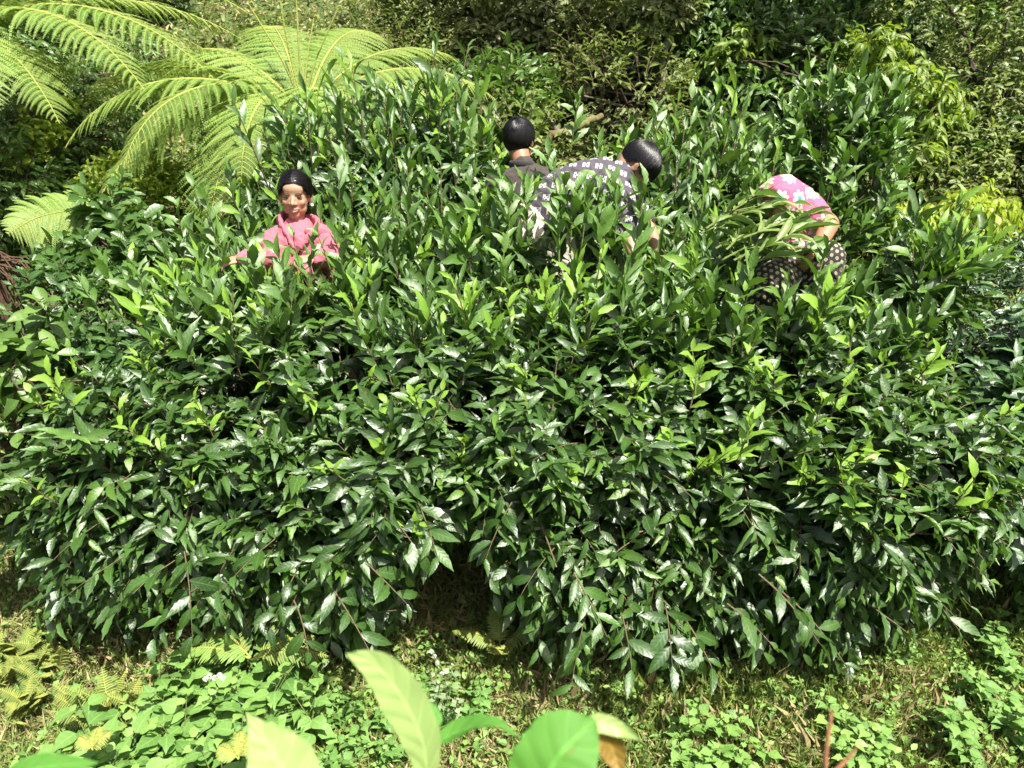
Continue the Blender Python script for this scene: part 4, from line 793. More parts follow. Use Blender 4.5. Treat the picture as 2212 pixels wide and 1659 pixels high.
t = Tubes(); t.path([g, P(-20, 2000, .46), P(-10, 1720, .44)], .003, .002, 8, 10); t.build('stem', RED, e)
big_leaf('leaf', e, [P(-20, 1710, .44), P(60, 1665, .44), P(130, 1652, .44), P(215, 1648, .44)], .016, (0, -.6, 1), FGG, .2)
g = A(.26, .36, gz(.26, .36)); e = empty('seedling', g, 'blurred reddish bare shoot tip close to the camera at the lower right', 'seedling')
t = Tubes(); t.path([g, P(1775, 2100, .5), P(1780, 1690, .5), P(1797, 1535, .5)], .0035, .0012, 8, 14); t.path([P(1780, 1690, .5), P(1830, 1640, .5), P(1850, 1615, .5)], .002, .001, 6, 8); t.build('stem', RED, e)
# ------------------------------------------------------------------ people
def rings(path, rx, ry, side, seg=20):
    """Lofted solid through centres with elliptic sections, rounded ends."""
    path = np.array(path, float); n = len(path); rx = np.array(rx, float); ry = np.array(ry, float)
    T = nrm(np.gradient(path, axis=0)); V = []; F = []
    def ring(c, t, a, b):
        s = A(*side) - t * np.dot(A(*side), t); s = s / max(np.linalg.norm(s), 1e-6); u = np.cross(t, s)
        ph = np.arange(seg) * 2 * np.pi / seg; return c + np.outer(np.cos(ph) * a, s) + np.outer(np.sin(ph) * b, u)
    secs = []
    for q in (80, 60, 38, 18): k = math.radians(q); secs.append((path[0] - T[0] * math.sin(k) * min(rx[0], ry[0]), T[0], rx[0] * math.cos(k), ry[0] * math.cos(k)))
    m = max(2, 5)
    for i in range(n - 1):
        for j in range(m):
            f = j / m; g = f * f * (3 - 2 * f) if False else f
            p0 = path[max(i - 1, 0)]; p1 = path[i]; p2 = path[i + 1]; p3 = path[min(i + 2, n - 1)]
            c = 0.5 * (2 * p1 + (p2 - p0) * f + (2 * p0 - 5 * p1 + 4 * p2 - p3) * f * f + (3 * p1 - p0 - 3 * p2 + p3) * f ** 3)
            g = f * f * (3 - 2 * f); secs.append((c, nrm(T[i] * (1 - f) + T[i + 1] * f), rx[i] * (1 - g) + rx[i + 1] * g, ry[i] * (1 - g) + ry[i + 1] * g))
    secs.append((path[-1], T[-1], rx[-1], ry[-1]))
    for q in (18, 38, 60, 80): k = math.radians(q); secs.append((path[-1] + T[-1] * math.sin(k) * min(rx[-1], ry[-1]), T[-1], rx[-1] * math.cos(k), ry[-1] * math.cos(k)))
    for s_ in secs: V.append(ring(*s_))
    V = np.concatenate(V); K = len(secs)
    for i in range(K - 1):
        for j in range(seg): F.append((i * seg + j, i * seg + (j + 1) % seg, (i + 1) * seg + (j + 1) % seg, (i + 1) * seg + j))
    V = np.vstack([V, secs[0][0], secs[-1][0]]); c0, c1 = len(V) - 2, len(V) - 1
    T3 = [(c0, (j + 1) % seg, j) for j in range(seg)] + [(c1, (K - 1) * seg + j, (K - 1) * seg + (j + 1) % seg) for j in range(seg)]
    return V, F, T3
def limb(pts, r, k=1.0, side=(0.31, 0.2, 0.93)): r = np.array(r); return rings(pts, r, r * k, side)
def ellipsoid(c, r, R=None, seg=20):
    th = np.linspace(0, np.pi, 15)[1:-1]; ph = np.arange(seg) * 2 * np.pi / seg
    V = [(math.sin(a) * math.cos(b), math.sin(a) * math.sin(b), math.cos(a)) for a in th for b in ph] + [(0, 0, 1), (0, 0, -1)]
    V = np.array(V) * A(*r); V = V @ (np.eye(3) if R is None else R.T) + A(*c); n = len(th); F = []; c0, c1 = n * seg, n * seg + 1
    for i in range(n - 1):
        for j in range(seg): F.append((i * seg + j, (i + 1) * seg + j, (i + 1) * seg + (j + 1) % seg, i * seg + (j + 1) % seg))
    return V, F, [(c0, j, (j + 1) % seg) for j in range(seg)] + [(c1, (n - 1) * seg + (j + 1) % seg, (n - 1) * seg + j) for j in range(seg)]
def solid(name, prims, mat, parent, voxel=0.005, smooth=4, fold=None, cut=None):
    """One continuous surface grown round the given forms."""
    V = []; F4 = []; F3 = []; n = 0
    for v, f, t in prims: V.append(v); F4 += [tuple(i + n for i in q) for q in f]; F3 += [tuple(i + n for i in q) for q in t]; n += len(v)
    me = bpy.data.meshes.new('tmp'); me.from_pydata(np.concatenate(V).tolist(), [], F4 + F3); o = bpy.data.objects.new('tmp', me); COL.objects.link(o)
    m = o.modifiers.new('r', 'REMESH'); m.mode = 'VOXEL'; m.voxel_size = voxel; m.adaptivity = 0
    m2 = o.modifiers.new('s', 'SMOOTH'); m2.factor = .5; m2.iterations = smooth
    dg = bpy.context.evaluated_depsgraph_get(); ev = o.evaluated_get(dg); out = bpy.data.meshes.new_from_object(ev); bpy.data.objects.remove(o)
    co = np.zeros(len(out.vertices) * 3, np.float32); out.vertices.foreach_get('co', co); co = co.reshape(-1, 3).astype(float)
    if fold is not None:
        nn = np.zeros(len(co) * 3, np.float32); out.vertices.foreach_get('normal', nn); nn = nn.reshape(-1, 3)
        co = co + nn * fold(co)[:, None]
    co = co - np.array(parent.location); out.vertices.foreach_set('co', co.astype(np.float32).ravel())
    out.polygons.foreach_set('use_smooth', np.full(len(out.polygons), True)); out.name = name
    out.materials.clear(); out.materials.append(mat); o = bpy.data.objects.new(name, out); COL.objects.link(o); o.parent = parent; return o
def folds(amp, sc, dirs, seed=0):
    """Cloth folds: ridges running along dirs, broken up by slow noise."""
    rng = np.random.default_rng(seed); d = [nrm(A(*q)) for q in dirs]; ph = rng.uniform(0, 6.28, (len(d), 6)); fr = rng.uniform(.6, 1.5, (len(d), 6)) * sc; W = rng.normal(0, 1, (len(d), 6, 3)) * 9
    def f(co):
        z = np.zeros(len(co))
        for i, q in enumerate(d):
            for j in range(4):
                s = np.sin(co @ q * fr[i, j] + ph[i, j] + 1.6 * np.sin(co @ W[i, j] + ph[i, j])); z += (1 - np.abs(s)) ** 2 - .35
        return amp * z / (len(d) * 2)
    return f
def frame(fwd, up):
    f = nrm(A(*fwd)); u = A(*up) - f * np.dot(up, f); u = nrm(u); r = np.cross(f, u); return np.stack([r, f, u], 1)   # columns: right, forward, up
def head_prims(c, R, s=1.0):
    """Skull, jaw, nose, lips, ears round the head centre c; s = head height / 0.22."""
    g = lambda x, y, z: c + R @ (A(x, y, z) * s); k = lambda *v: tuple(q * s for q in v)
    pr = [ellipsoid(g(0, -.018, .028), k(.070, .086, .080), R), ellipsoid(g(0, .012, -.012), k(.062, .068, .074), R), ellipsoid(g(0, .020, -.048), k(.046, .054, .048), R), ellipsoid(g(0, .050, -.080), k(.025, .022, .020), R),
          ellipsoid(g(0, .052, .042), k(.050, .030, .034), R), ellipsoid(g(0, .068, .020), k(.046, .010, .007), R)]
    for sx in (-1, 1):
        pr += [ellipsoid(g(sx * .034, .053, -.020), k(.021, .018, .019), R), ellipsoid(g(sx * .036, .022, -.052), k(.020, .034, .030), R),
               ellipsoid(g(sx * .073, -.006, -.008), k(.008, .016, .028), R), ellipsoid(g(sx * .079, -.014, .006), k(.005, .013, .020), R), ellipsoid(g(sx * .012, .080, -.026), k(.009, .009, .007), R)]
    pr += [limb([g(0, .074, .012), g(0, .084, -.006), g(0, .093, -.022)], [.006 * s, .008 * s, .0105 * s]), ellipsoid(g(0, .068, -.048), k(.026, .014, .008), R), ellipsoid(g(0, .066, -.060), k(.020, .013, .007), R)]
    return pr
def small(name, prims, mat, parent): 
    V = []; F = []; T = []; n = 0
    for v, f, t in prims: V.append(v); F += [tuple(i + n for i in q) for q in f]; T += [tuple(i + n for i in q) for q in t]; n += len(v)
    return mesh_obj(name, np.concatenate(V), [np.array(F), np.array(T)], mat, parent)
def hand_prims(w, d, n, s=1.0, curl=.6, thumb=1):
    """Palm, four bent fingers and a thumb: w wrist, d pointing direction, n back of the hand."""
    d = nrm(A(*d)); n = nrm(A(*n) - d * np.dot(n, d)); x = np.cross(d, n); pr = [rings([w, w + d * .03 * s, w + d * .075 * s], [.021 * s, .034 * s, .036 * s], [.017 * s, .013 * s, .011 * s], x)]
    for i, (o, l) in enumerate(((-.028, .062), (-.009, .072), (.010, .067), (.028, .052))):
        b = w + d * .078 * s + x * o * s; a = curl * (.7 + .15 * i); p1 = b + (d * math.cos(a * .5) - n * math.sin(a * .5)) * l * .45 * s; p2 = p1 + (d * math.cos(a * 1.3) - n * math.sin(a * 1.3)) * l * .32 * s; p3 = p2 + (d * math.cos(a * 1.9) - n * math.sin(a * 1.9)) * l * .26 * s
        pr.append(limb([b - d * .02 * s, b, p1, p2, p3], [.0085 * s, .0085 * s, .008 * s, .0072 * s, .006 * s]))
    b = w + d * .022 * s + x * thumb * -.026 * s; p = b + (d * .6 - x * thumb * .7 - n * .2) * .035 * s; q = p + (d * .85 - x * thumb * .3 - n * .35) * .028 * s
    pr.append(limb([b, p, q], [.012 * s, .0095 * s, .0075 * s])); return pr
def hair_cap(name, c, R, s, radii, off, allow, flow, mat, parent, seed=0, n=2600, ln=.045, wd=.0022, lift=.003):
    """A close hair mass with many locks laid over it."""
    v, f, t = ellipsoid(c + R @ (A(*off) * s), [q * s for q in radii], R, 44)
    v2, f2, t2 = (lambda th, ph: (0, 0, 0))(0, 0) or (None, None, None)
    N1, N2 = 56, 110; th = np.linspace(0.02, np.pi - .02, N1); ph = np.linspace(0, 2 * np.pi, N2, endpoint=False)
    D = np.array([(math.sin(a) * math.cos(b), math.sin(a) * math.sin(b), math.cos(a)) for a in th for b in ph]); rng = np.random.default_rng(seed)
    az = np.arctan2(D[:, 0], D[:, 2] * .55 + D[:, 1] * .8 * (1 if seed > 1 else -.3)) + D[:, 2] * .5; rad = 1 + (.016 * np.sin(az * 26 + 3 * np.sin(az * 5 + seed)) + .022 * np.sin(az * 9 + seed * 2)) * (.35 if seed == 1 else 1) * np.clip(1.2 - np.abs(D[:, 1]) * .4, 0, 1)
    loc = D * A(*radii) * rad[:, None] + A(*off); ok = np.array([allow(q) for q in D]); V = c + (loc * s) @ R.T; F = []
    inn = c + ((loc - D * .012) * s) @ R.T
    for i in range(N1 - 1):
        for j in range(N2):
            q = (i * N2 + j, (i + 1) * N2 + j, (i + 1) * N2 + (j + 1) % N2, i * N2 + (j + 1) % N2)
            if ok[list(q)].all(): F.append(q)
    F = np.array(F); nV = len(V); Fi = F[:, ::-1] + nV
    o = mesh_obj(name, np.vstack([V, inn]), [F, Fi], mat, parent)
    # locks
    d = nrm(rng.normal(0, 1, (n * 3, 3))); d = d[[allow(q) for q in d]][:n]; m = len(d); base = d * A(*radii) * rng.uniform(1.0, 1.025, (m, 1)) + A(*off); lf = rng.random((m, 1)) ** 2 * lift * 2
    nn = nrm(d / A(*radii)); fl = np.array([flow(q) for q in d]) + rng.normal(0, .14, (m, 3)); fl = nrm(fl - nn * (fl * nn).sum(1)[:, None]); L = ln * rng.uniform(.5, 1.2, m)
    pts = []
    p = base.copy(); dirn = fl.copy()
    for k in range(5):
        pts.append(p + nn * 0); p = p + dirn * (L / 4)[:, None]; q = (p - A(*off)) / A(*radii); h = np.linalg.norm(q, axis=1, keepdims=True)
        p = np.where(h < 1.015, (q / h * (1.015 + lf * k)) * A(*radii) + A(*off), p - q / h * np.minimum(.0045, np.maximum(0, h - 1.02) * .06)) if True else p
        n2 = nrm(q / A(*radii)); dirn = nrm(dirn - n2 * (dirn * n2).sum(1)[:, None] * .9 - A(0, 0, .02))
    pts = np.stack(pts, 1) * s; pts = pts @ R.T + c
    TV, TF = tubes(pts, np.tile([wd, wd, wd * .9, wd * .7, wd * .2], (m, 1)) * .5, 3)
    mesh_obj('locks', TV - 0, [TF], mat, None); lo = bpy.context.scene.collection.objects[-1]; lo.parent = o
    lo.location = (0, 0, 0); me = lo.data; co = TV - np.array(parent.location); me.vertices.foreach_set('co', co.astype(np.float32).ravel()); me.update(); return o

def skin_mat(name, col): 
    k = NT(name); tc = k.n('ShaderNodeTexCoord'); n1 = k.n('ShaderNodeTexNoise', iVector=tc.outputs['Object'], iScale=35.0, iDetail=4.0)
    c = k.mix(k.math('MULTIPLY', n1.outputs[0], .3), col, (col[0] * .8, col[1] * .68, col[2] * .62)); n2 = k.n('ShaderNodeTexNoise', iVector=tc.outputs['Object'], iScale=600.0)
    b = k.n('ShaderNodeBsdfPrincipled', iBase_Color=c, iRoughness=.48, iNormal=k.n('ShaderNodeBump', iStrength=.15, iDistance=.001, iHeight=n2.outputs[0]).outputs[0])
    b.inputs['Subsurface Weight'].default_value = .04; b.inputs['Subsurface Radius'].default_value = (.012, .004, .002); b.inputs['Subsurface Scale'].default_value = 1.0
    k.link(b.outputs[0], k.out.inputs[0]); return k.m
def hair_mat():
    k = NT('black_hair'); b = k.n('ShaderNodeBsdfPrincipled', iBase_Color=(.007, .006, .007, 1), iRoughness=.36); b.inputs['Specular IOR Level'].default_value = .45
    k.link(b.outputs[0], k.out.inputs[0]); return k.m
def cloth_mat(name, fn, rough=.85, tr=0.0):
    k = NT(name); tc = k.n('ShaderNodeTexCoord'); o = tc.outputs['Object']; c = fn(k, o)
    wv = k.n('ShaderNodeTexNoise', iVector=o, iScale=420.0, iDetail=2.0)
    b = k.n('ShaderNodeBsdfPrincipled', iBase_Color=c, iRoughness=rough, iNormal=k.n('ShaderNodeBump', iStrength=.3, iDistance=.001, iHeight=wv.outputs[0]).outputs[0])
    b.inputs['Sheen Weight'].default_value = .15; k.link(b.outputs[0], k.out.inputs[0]); return k.m
def solidc(c, var=.25, sc=12.0, c2=None):
    def f(k, o):
        n = k.n('ShaderNodeTexNoise', iVector=o, iScale=sc, iDetail=5.0); return k.mix(k.math('MULTIPLY', n.outputs[0], var), c, c2 or tuple(v * .6 for v in c))
    return f
def cell_uv(k, o, rot, size, stagger=True):
    """Pattern coordinates on the cloth: cells of `size` metres, every other row shifted half a cell."""
    mp = k.n('ShaderNodeMapping', iVector=o); mp.inputs['Rotation'].default_value = rot; sp = k.n('ShaderNodeSeparateXYZ', iVector=mp.outputs[0])
    u = k.math('DIVIDE', sp.outputs[0], size); v = k.math('DIVIDE', sp.outputs[1], size); row = k.math('FLOOR', v)
    if stagger: u = k.math('ADD', u, k.math('MULTIPLY', row, .5))
    return k.math('SUBTRACT', k.math('FRACT', u), .5), k.math('SUBTRACT', k.math('FRACT', v), .5), k.math('ADD', k.math('MULTIPLY', row, 3.7), k.math('FLOOR', u))
def shirt_pattern(k, o):
    u, v, _ = cell_uv(k, o, (math.radians(-60), math.radians(0), math.radians(12)), .058)
    a = k.math('ABSOLUTE', u); b = k.math('ABSOLUTE', v); L = lambda x, y: k.math('LESS_THAN', x, y)
    inb = k.math('MULTIPLY', L(a, .27), L(b, .24)); x_ = L(k.math('ABSOLUTE', k.math('SUBTRACT', a, b)), .05)
    side = L(k.math('ABSOLUTE', k.math('SUBTRACT', a, .22)), .045); dia = L(k.math('ABSOLUTE', k.math('SUBTRACT', k.math('ADD', a, b), .30)), .04)
    m = k.math('MULTIPLY', inb, k.math('MAXIMUM', x_, k.math('MAXIMUM', side, dia)))
    return k.mix(m, (.062, .052, .066), (.50, .47, .49))
def trouser_pattern(k, o):
    u, v, idn = cell_uv(k, o, (math.radians(-60), math.radians(10), math.radians(28)), .024)
    a = k.math('ABSOLUTE', u); b = k.math('ABSOLUTE', v); L = lambda x, y: k.math('LESS_THAN', x, y); mx = k.math('MAXIMUM', a, b)
    sq = L(k.math('ADD', k.math('MULTIPLY', a, a), k.math('MULTIPLY', b, b)), .085); sq = k.math('MULTIPLY', sq, L(mx, .27))
    inner = k.math('MULTIPLY', L(k.math('ABSOLUTE', k.math('SUBTRACT', a, .1)), .035), L(b, .15)); odd = k.math('LESS_THAN', k.math('FRACT', k.math('MULTIPLY', idn, .37)), .5)
    return k.mix(k.math('MULTIPLY', sq, k.math('SUBTRACT', 1.0, k.math('MULTIPLY', inner, odd))), (.012, .009, .008), (.36, .30, .20))
def floral(k, o):
    mp = k.n('ShaderNodeMapping', iVector=o); mp.inputs['Rotation'].default_value = (math.radians(-70), 0, 0); sp0 = k.n('ShaderNodeSeparateXYZ', iVector=mp.outputs[0])
    co = k.n('ShaderNodeCombineXYZ', i0=sp0.outputs[0], i1=sp0.outputs[1])
    vo = k.n('ShaderNodeTexVoronoi', iVector=co.outputs[0], iScale=13.0); vo.voronoi_dimensions = '2D'; vo.inputs['Randomness'].default_value = .75
    sc = k.n('ShaderNodeVectorMath', operation='SCALE', i0=co.outputs[0]); sc.inputs['Scale'].default_value = 13.0
    vs_ = k.n('ShaderNodeVectorMath', operation='SCALE', i0=vo.outputs['Position']); vs_.inputs['Scale'].default_value = 13.0
    df = k.n('ShaderNodeVectorMath', operation='SUBTRACT', i0=sc.outputs[0], i1=vs_.outputs[0]); s = k.n('ShaderNodeSeparateXYZ', iVector=df.outputs[0])
    ang = k.math('ARCTAN2', s.outputs[1], s.outputs[0]); r = k.n('ShaderNodeVectorMath', operation='LENGTH', i0=df.outputs[0]).outputs['Value']
    pet = k.math('LESS_THAN', r, k.math('ADD', .24, k.math('MULTIPLY', k.math('ABSOLUTE', k.math('COSINE', k.math('MULTIPLY', ang, 3.5))), .17)))
    mid = k.math('LESS_THAN', r, .11); sel = k.n('ShaderNodeSeparateColor', iColor=vo.outputs['Color'])
    blue = k.math('GREATER_THAN', sel.outputs[0], .66); yel = k.math('LESS_THAN', sel.outputs[0], .3)
    pc = k.mix(blue, k.mix(yel, (.56, .52, .48), (.58, .56, .34)), (.40, .54, .58)); cc = k.mix(blue, (.62, .60, .25), (.10, .35, .45))
    return k.mix(pet, (.47, .10, .19), k.mix(mid, pc, cc))
SKIN = skin_mat('girl_skin', (.42, .245, .155)); SKIN2 = skin_mat('youth_skin', (.37, .185, .105)); SKIN3 = skin_mat('pale_youth_skin', (.38, .215, .145)); SKIN4 = skin_mat('woman_skin', (.38, .19, .11)); HAIR = hair_mat()
WHITE = plain('eye_white', (.7, .68, .64), .3, amt=.05); DARKEYE = plain('dark_eye', (.015, .01, .008), .2, amt=0); LIP = plain('lip', (.40, .19, .15), .4, amt=.1); BROW = plain('brow', (.03, .022, .02), .8, amt=0); PEARL = plain('pearl', (.8, .79, .76), .15, .6, amt=0); TEETH = plain('tooth', (.75, .72, .66), .3, amt=0)
def person(base, label): return empty('person', base, label, 'person')
def legs(hip, f1, f2, R, r=.075, k1=None, k2=None):
    pr = []
    for sx, f, kk in ((-1, f1, k1), (1, f2, k2)):
        f = A(*f); h = hip + R[:, 0] * sx * .075; kn = A(*kk) if kk is not None else (h + f) / 2 + R[:, 1] * .05
        pr.append(limb([h, (h + kn) / 2, kn, (kn * .5 + f * .5) - R[:, 1] * .012, f + A(0, 0, .06)], [r, r * .92, r * .66, r * .66, r * .42])); ft = f + R[:, 1] * .12
        pr.append(rings([f + A(0, 0, .035), f + R[:, 1] * .06 + A(0, 0, .028), ft + A(0, 0, .018)], [.03, .04, .036], [.035, .026, .016], R[:, 0]))
    return pr

# ---- the smiling girl
def girl():
    d = 3.4; H = P(638, 424, d); base = A(-.98, 3.46, .62); e = person(base, 'smiling girl facing the camera in a pink hooded jacket and pearl earrings'); s = .93
    R = frame((.10, -1, -.02), (.03, .12, 1)); nk = P(641, 492, 3.44); ch = P(645, 535, 3.43); wa = P(650, 625, 3.46); hp = A(wa[0], wa[1], wa[2] - .13)
    body = head_prims(H, R, s) + [limb([nk - A(0, 0, .06), nk, H + R @ A(0, -.02, -.05)], [.046, .036, .038])]
    body += [rings([nk - A(0, 0, .015), P(643, 512, 3.43), ch, wa, hp], [.05, .08, .085, .085, .09], [.042, .045, .06, .06, .065], R[:, 0])]
    LS, LE, LW = P(596, 512, 3.42), P(586, 558, 3.34), P(532, 557, 3.22); RS, RE, RW = P(692, 506, 3.42), P(716, 558, 3.34), P(680, 556, 3.2)
    body += [limb([LS, (LS + LE) / 2, LE, LW], [.034, .032, .03, .022]), limb([RS, (RS + RE) / 2, RE, RW], [.034, .032, .03, .022])]
    body += hand_prims(LW, (-1, -.25, -.15), (0, -.3, 1), .85, .7, -1) + hand_prims(RW, (-.9, -.4, -.1), (0.1, -.3, 1), .85, 1.0, 1) + legs(hp, base + A(-.08, 0, 0), base + A(.1, .03, 0), R, .07)
    solid('body', body, SKIN, e, .0042, 6)
    J = cloth_mat('pink_jacket', solidc((.50, .125, .165), .5, 9.0, (.36, .07, .10)))
    jk = [rings([P(642, 494, 3.45), P(643, 512, 3.43), ch, wa, P(655, 655, 3.46)], [.080, .128, .128, .122, .13], [.06, .082, .095, .095, .10], R[:, 0]),
          limb([LS, (LS + LE) / 2 + A(-.01, 0, 0), LE, (LE + LW) / 2, LW - A(.015, .01, .004)], [.052, .052, .056, .046, .036]), limb([RS, (RS + RE) / 2 + A(.01, 0, 0), RE, (RE + RW) / 2, RW + A(.01, .01, 0)], [.052, .052, .056, .046, .040]),
          limb([RE + A(.0, 0, -.02), RE + A(.02, -.03, -.07)], [.05, .035])]
    solid('jacket', jk, J, e, .006, 3, folds(.018, 48, [(1, 0, .5), (.6, .2, 1), (-.5, .3, 1)], 3))
    # collar standing open round the neck and the hood behind it
    t = []; 
    for k in range(2):
        sx = -1 if k == 0 else 1
        pts = [P(612, 462, 3.50), P(606, 470, 3.44), P(609, 488, 3.38), P(622, 512, 3.34), P(634, 536, 3.32)] if k == 0 else [P(672, 470, 3.50), P(686, 478, 3.43), P(682, 494, 3.36), P(664, 514, 3.33), P(650, 536, 3.32)]
        t.append(rings(pts, [.020, .022, .022, .018, .012], [.013, .013, .012, .010, .008], A(0, -.2, 1)))
    t.append(rings([P(606, 476, 3.48), P(640, 474, 3.54), P(688, 480, 3.48)], [.028, .034, .028], [.022, .026, .022], A(0, 0, 1)))
    t.append(rings([P(662, 500, 3.36), P(690, 500, 3.36), P(706, 506, 3.38)], [.016, .026, .02], [.012, .016, .012], A(0, 0, 1)))
    solid('collar', t, J, e, .005, 3, folds(.005, 80, [(1, 0, .3), (0, .3, 1)], 5))
    sh = plain('dark_undershirt', (.09, .03, .03), .9); solid('undershirt', [rings([P(641, 520, 3.37), P(643, 545, 3.335)], [.022, .012], [.01, .008], R[:, 0])], sh, e, .005, 2)
    tr = plain('maroon_trousers', (.12, .03, .035), .9); solid('trousers', [rings([wa - A(0, 0, .03), hp - A(0, 0, .04)], [.13, .14], [.10, .105], R[:, 0])] + [limb([hp + R[:, 0] * .075 * q, hp * .5 + base * .5 + R[:, 0] * .09 * q, base + A(0, 0, .1) + R[:, 0] * .09 * q], [.09, .08, .06]) for q in (-1, 1)], tr, e, .008, 3)
    g = lambda x, y, z: H + R @ (A(x, y, z) * s)
    for sx in (-1, 1):
        small('eye', [ellipsoid(g(sx * .030, .0665, .004), (.0115 * s, .008 * s, .0026 * s), R)], WHITE, e)
        small('iris', [ellipsoid(g(sx * .029, .0725, .004), (.0068 * s, .003 * s, .0028 * s), R)], DARKEYE, e)
        small('eyelid', [limb([g(sx * .017, .072, .0035), g(sx * .030, .0755, .0070), g(sx * .044, .066, .0035)], [.0014, .0018, .0014])], BROW, e)
        small('eyebrow', [limb([g(sx * .014, .079, .021), g(sx * .030, .0795, .027), g(sx * .048, .066, .021)], [.0016, .0022, .0012])], BROW, e)
        small('earring', [ellipsoid(g(sx * .0785, .002, -.040), (.0075, .0075, .0075))], PEARL, e)
    small('teeth', [rings([g(-.015, .0745, -.0535), g(0, .0795, -.0545), g(.015, .0745, -.0535)], [.0015, .0022, .0015], [.0018, .002, .0018], R[:, 2])], TEETH, e)
    small('lips', [limb([g(-.027, .067, -.048), g(-.013, .0785, -.0495), g(0, .081, -.0485), g(.013, .0785, -.0495), g(.027, .067, -.048)], [.0015, .0032, .0034, .0032, .0015]), limb([g(-.025, .067, -.0495), g(-.012, .077, -.059), g(0, .079, -.0615), g(.012, .077, -.059), g(.025, .067, -.0495)], [.0015, .004, .005, .004, .0015])], LIP, e)
    def allow(q):
        x, y, z = q
        if y < .02: return z > -.95 and not (y > -.2 and abs(x) > .8 and -.55 < z < -.12)
        return z > .43 - 1.3 * max(0, abs(x) - .42) - .8 * max(0, abs(x) - .8)
    hair_cap('hair', H, R, s, (.0820, .1010, .0960), (0, -.016, .030), allow, lambda q: A(np.sign(q[0]) * .75, -.75, -.25 - .3 * abs(q[0])), HAIR, e, 1, 3200, .06, .0022)
    small('hair_bun', [ellipsoid(g(0, -.115, -.03), (.045, .035, .05), R), ellipsoid(g(0, -.085, -.075), (.05, .03, .045), R)], HAIR, e)
girl()

# ---- the standing youth seen from behind
def youth():
    H = P(1123, 304, 3.85); base = A(.04, 3.98, .58); e = person(base, 'youth standing with his back turned, short black hair and a dark brown collared shirt'); s = .95
    R = frame((.42, .90, -.05), (0, .03, 1)); nk = P(1128, 358, 3.83); ch = P(1130, 420, 3.85); wa = P(1130, 500, 3.85); hp = A(wa[0], wa[1], wa[2] - .12)
    Rb = frame((.2, .95, 0), (0, 0, 1)); LS, RS = P(1075, 392, 3.84), P(1185, 388, 3.84); LE, RE = P(1070, 470, 3.9), P(1205, 460, 3.95); LW, RW = P(1085, 480, 4.15), P(1180, 455, 4.2)
    body = head_prims(H, R, s) + [limb([nk - A(0, 0, .05), nk, H + R @ A(0, -.025, -.03)], [.056, .050, .052]), rings([nk, P(1130, 380, 3.84), ch, wa, hp], [.055, .12, .13, .11, .11], [.045, .06, .075, .075, .08], Rb[:, 0]),
        limb([LS, (LS + LE) / 2, LE, LW], [.05, .044, .038, .026]), limb([RS, (RS + RE) / 2, RE, RW], [.05, .044, .038, .026])] + hand_prims(LW, (.1, 1, -.2), (0, .2, 1), .95, .8, 1) + hand_prims(RW, (-.1, 1, -.2), (0, .2, 1), .95, .8, -1) + legs(hp, base + A(-.09, 0, 0), base + A(.1, 0, 0), Rb)
    solid('body', body, SKIN2, e, .0046, 3)
    SH = cloth_mat('dark_brown_shirt', solidc((.055, .042, .034), .6, 7.0, (.02, .017, .016)))
    solid('shirt', [rings([nk + A(0, 0, .005), P(1130, 370, 3.84), P(1130, 390, 3.84), ch, wa, hp], [.064, .140, .180, .170, .155, .16], [.058, .085, .10, .115, .11, .115], Rb[:, 0]), limb([LS, (LS + LE) / 2, LE, LW + A(0, -.03, 0)], [.066, .062, .058, .042]), limb([RS, (RS + RE) / 2, RE, RW + A(0, -.03, 0)], [.066, .062, .058, .042])], SH, e, .006, 3, folds(.008, 45, [(1, .2, .7), (-.7, 0, 1)], 6))
    a = np.linspace(0, 2 * np.pi, 13)[:-1]; pts = [nk + Rb @ A(.060 * math.cos(q), .056 * math.sin(q) , .006 + .010 * math.sin(q) * -1) for q in np.append(a, 0)]
    solid('collar', [rings(pts, [.017] * 13, [.008] * 13, A(0, 0, 1))], cloth_mat('black_collar', solidc((.03, .026, .028), .3)), e, .004, 2)
    solid('trousers', [rings([wa - A(0, 0, .06), hp - A(0, 0, .04)], [.145, .15], [.11, .115], Rb[:, 0])] + [limb([hp + Rb[:, 0] * .08 * q, hp * .5 + base * .5 + Rb[:, 0] * .09 * q, base + A(0, 0, .1) + Rb[:, 0] * .09 * q], [.09, .08, .06]) for q in (-1, 1)], plain('dark_trousers', (.03, .03, .035), .9), e, .009, 3)
    def allow(q): 
        x, y, z = q
        if y > .35: return z > .35
        if y > -.25: return z > -.02 - (.0 if abs(x) > .6 else .1) and not (abs(x) > .8 and z < .12 and y > -.15)
        return z > -.70 - .1 * y + .07 * math.sin(x * 21 + 2 * math.sin(x * 9))
    wh = nrm(A(.1, -.55, .8))
    def flow(q): f = A(*q) - wh; f = f / max(np.linalg.norm(f), .15); return f + np.cross(q, wh) * .6 + A(0, 0, -.5)
    hair_cap('hair', H, R, s, (.0830, .1010, .0960), (0, -.015, .026), allow, flow, HAIR, e, 2, 3800, .07, .005, .022)
youth()

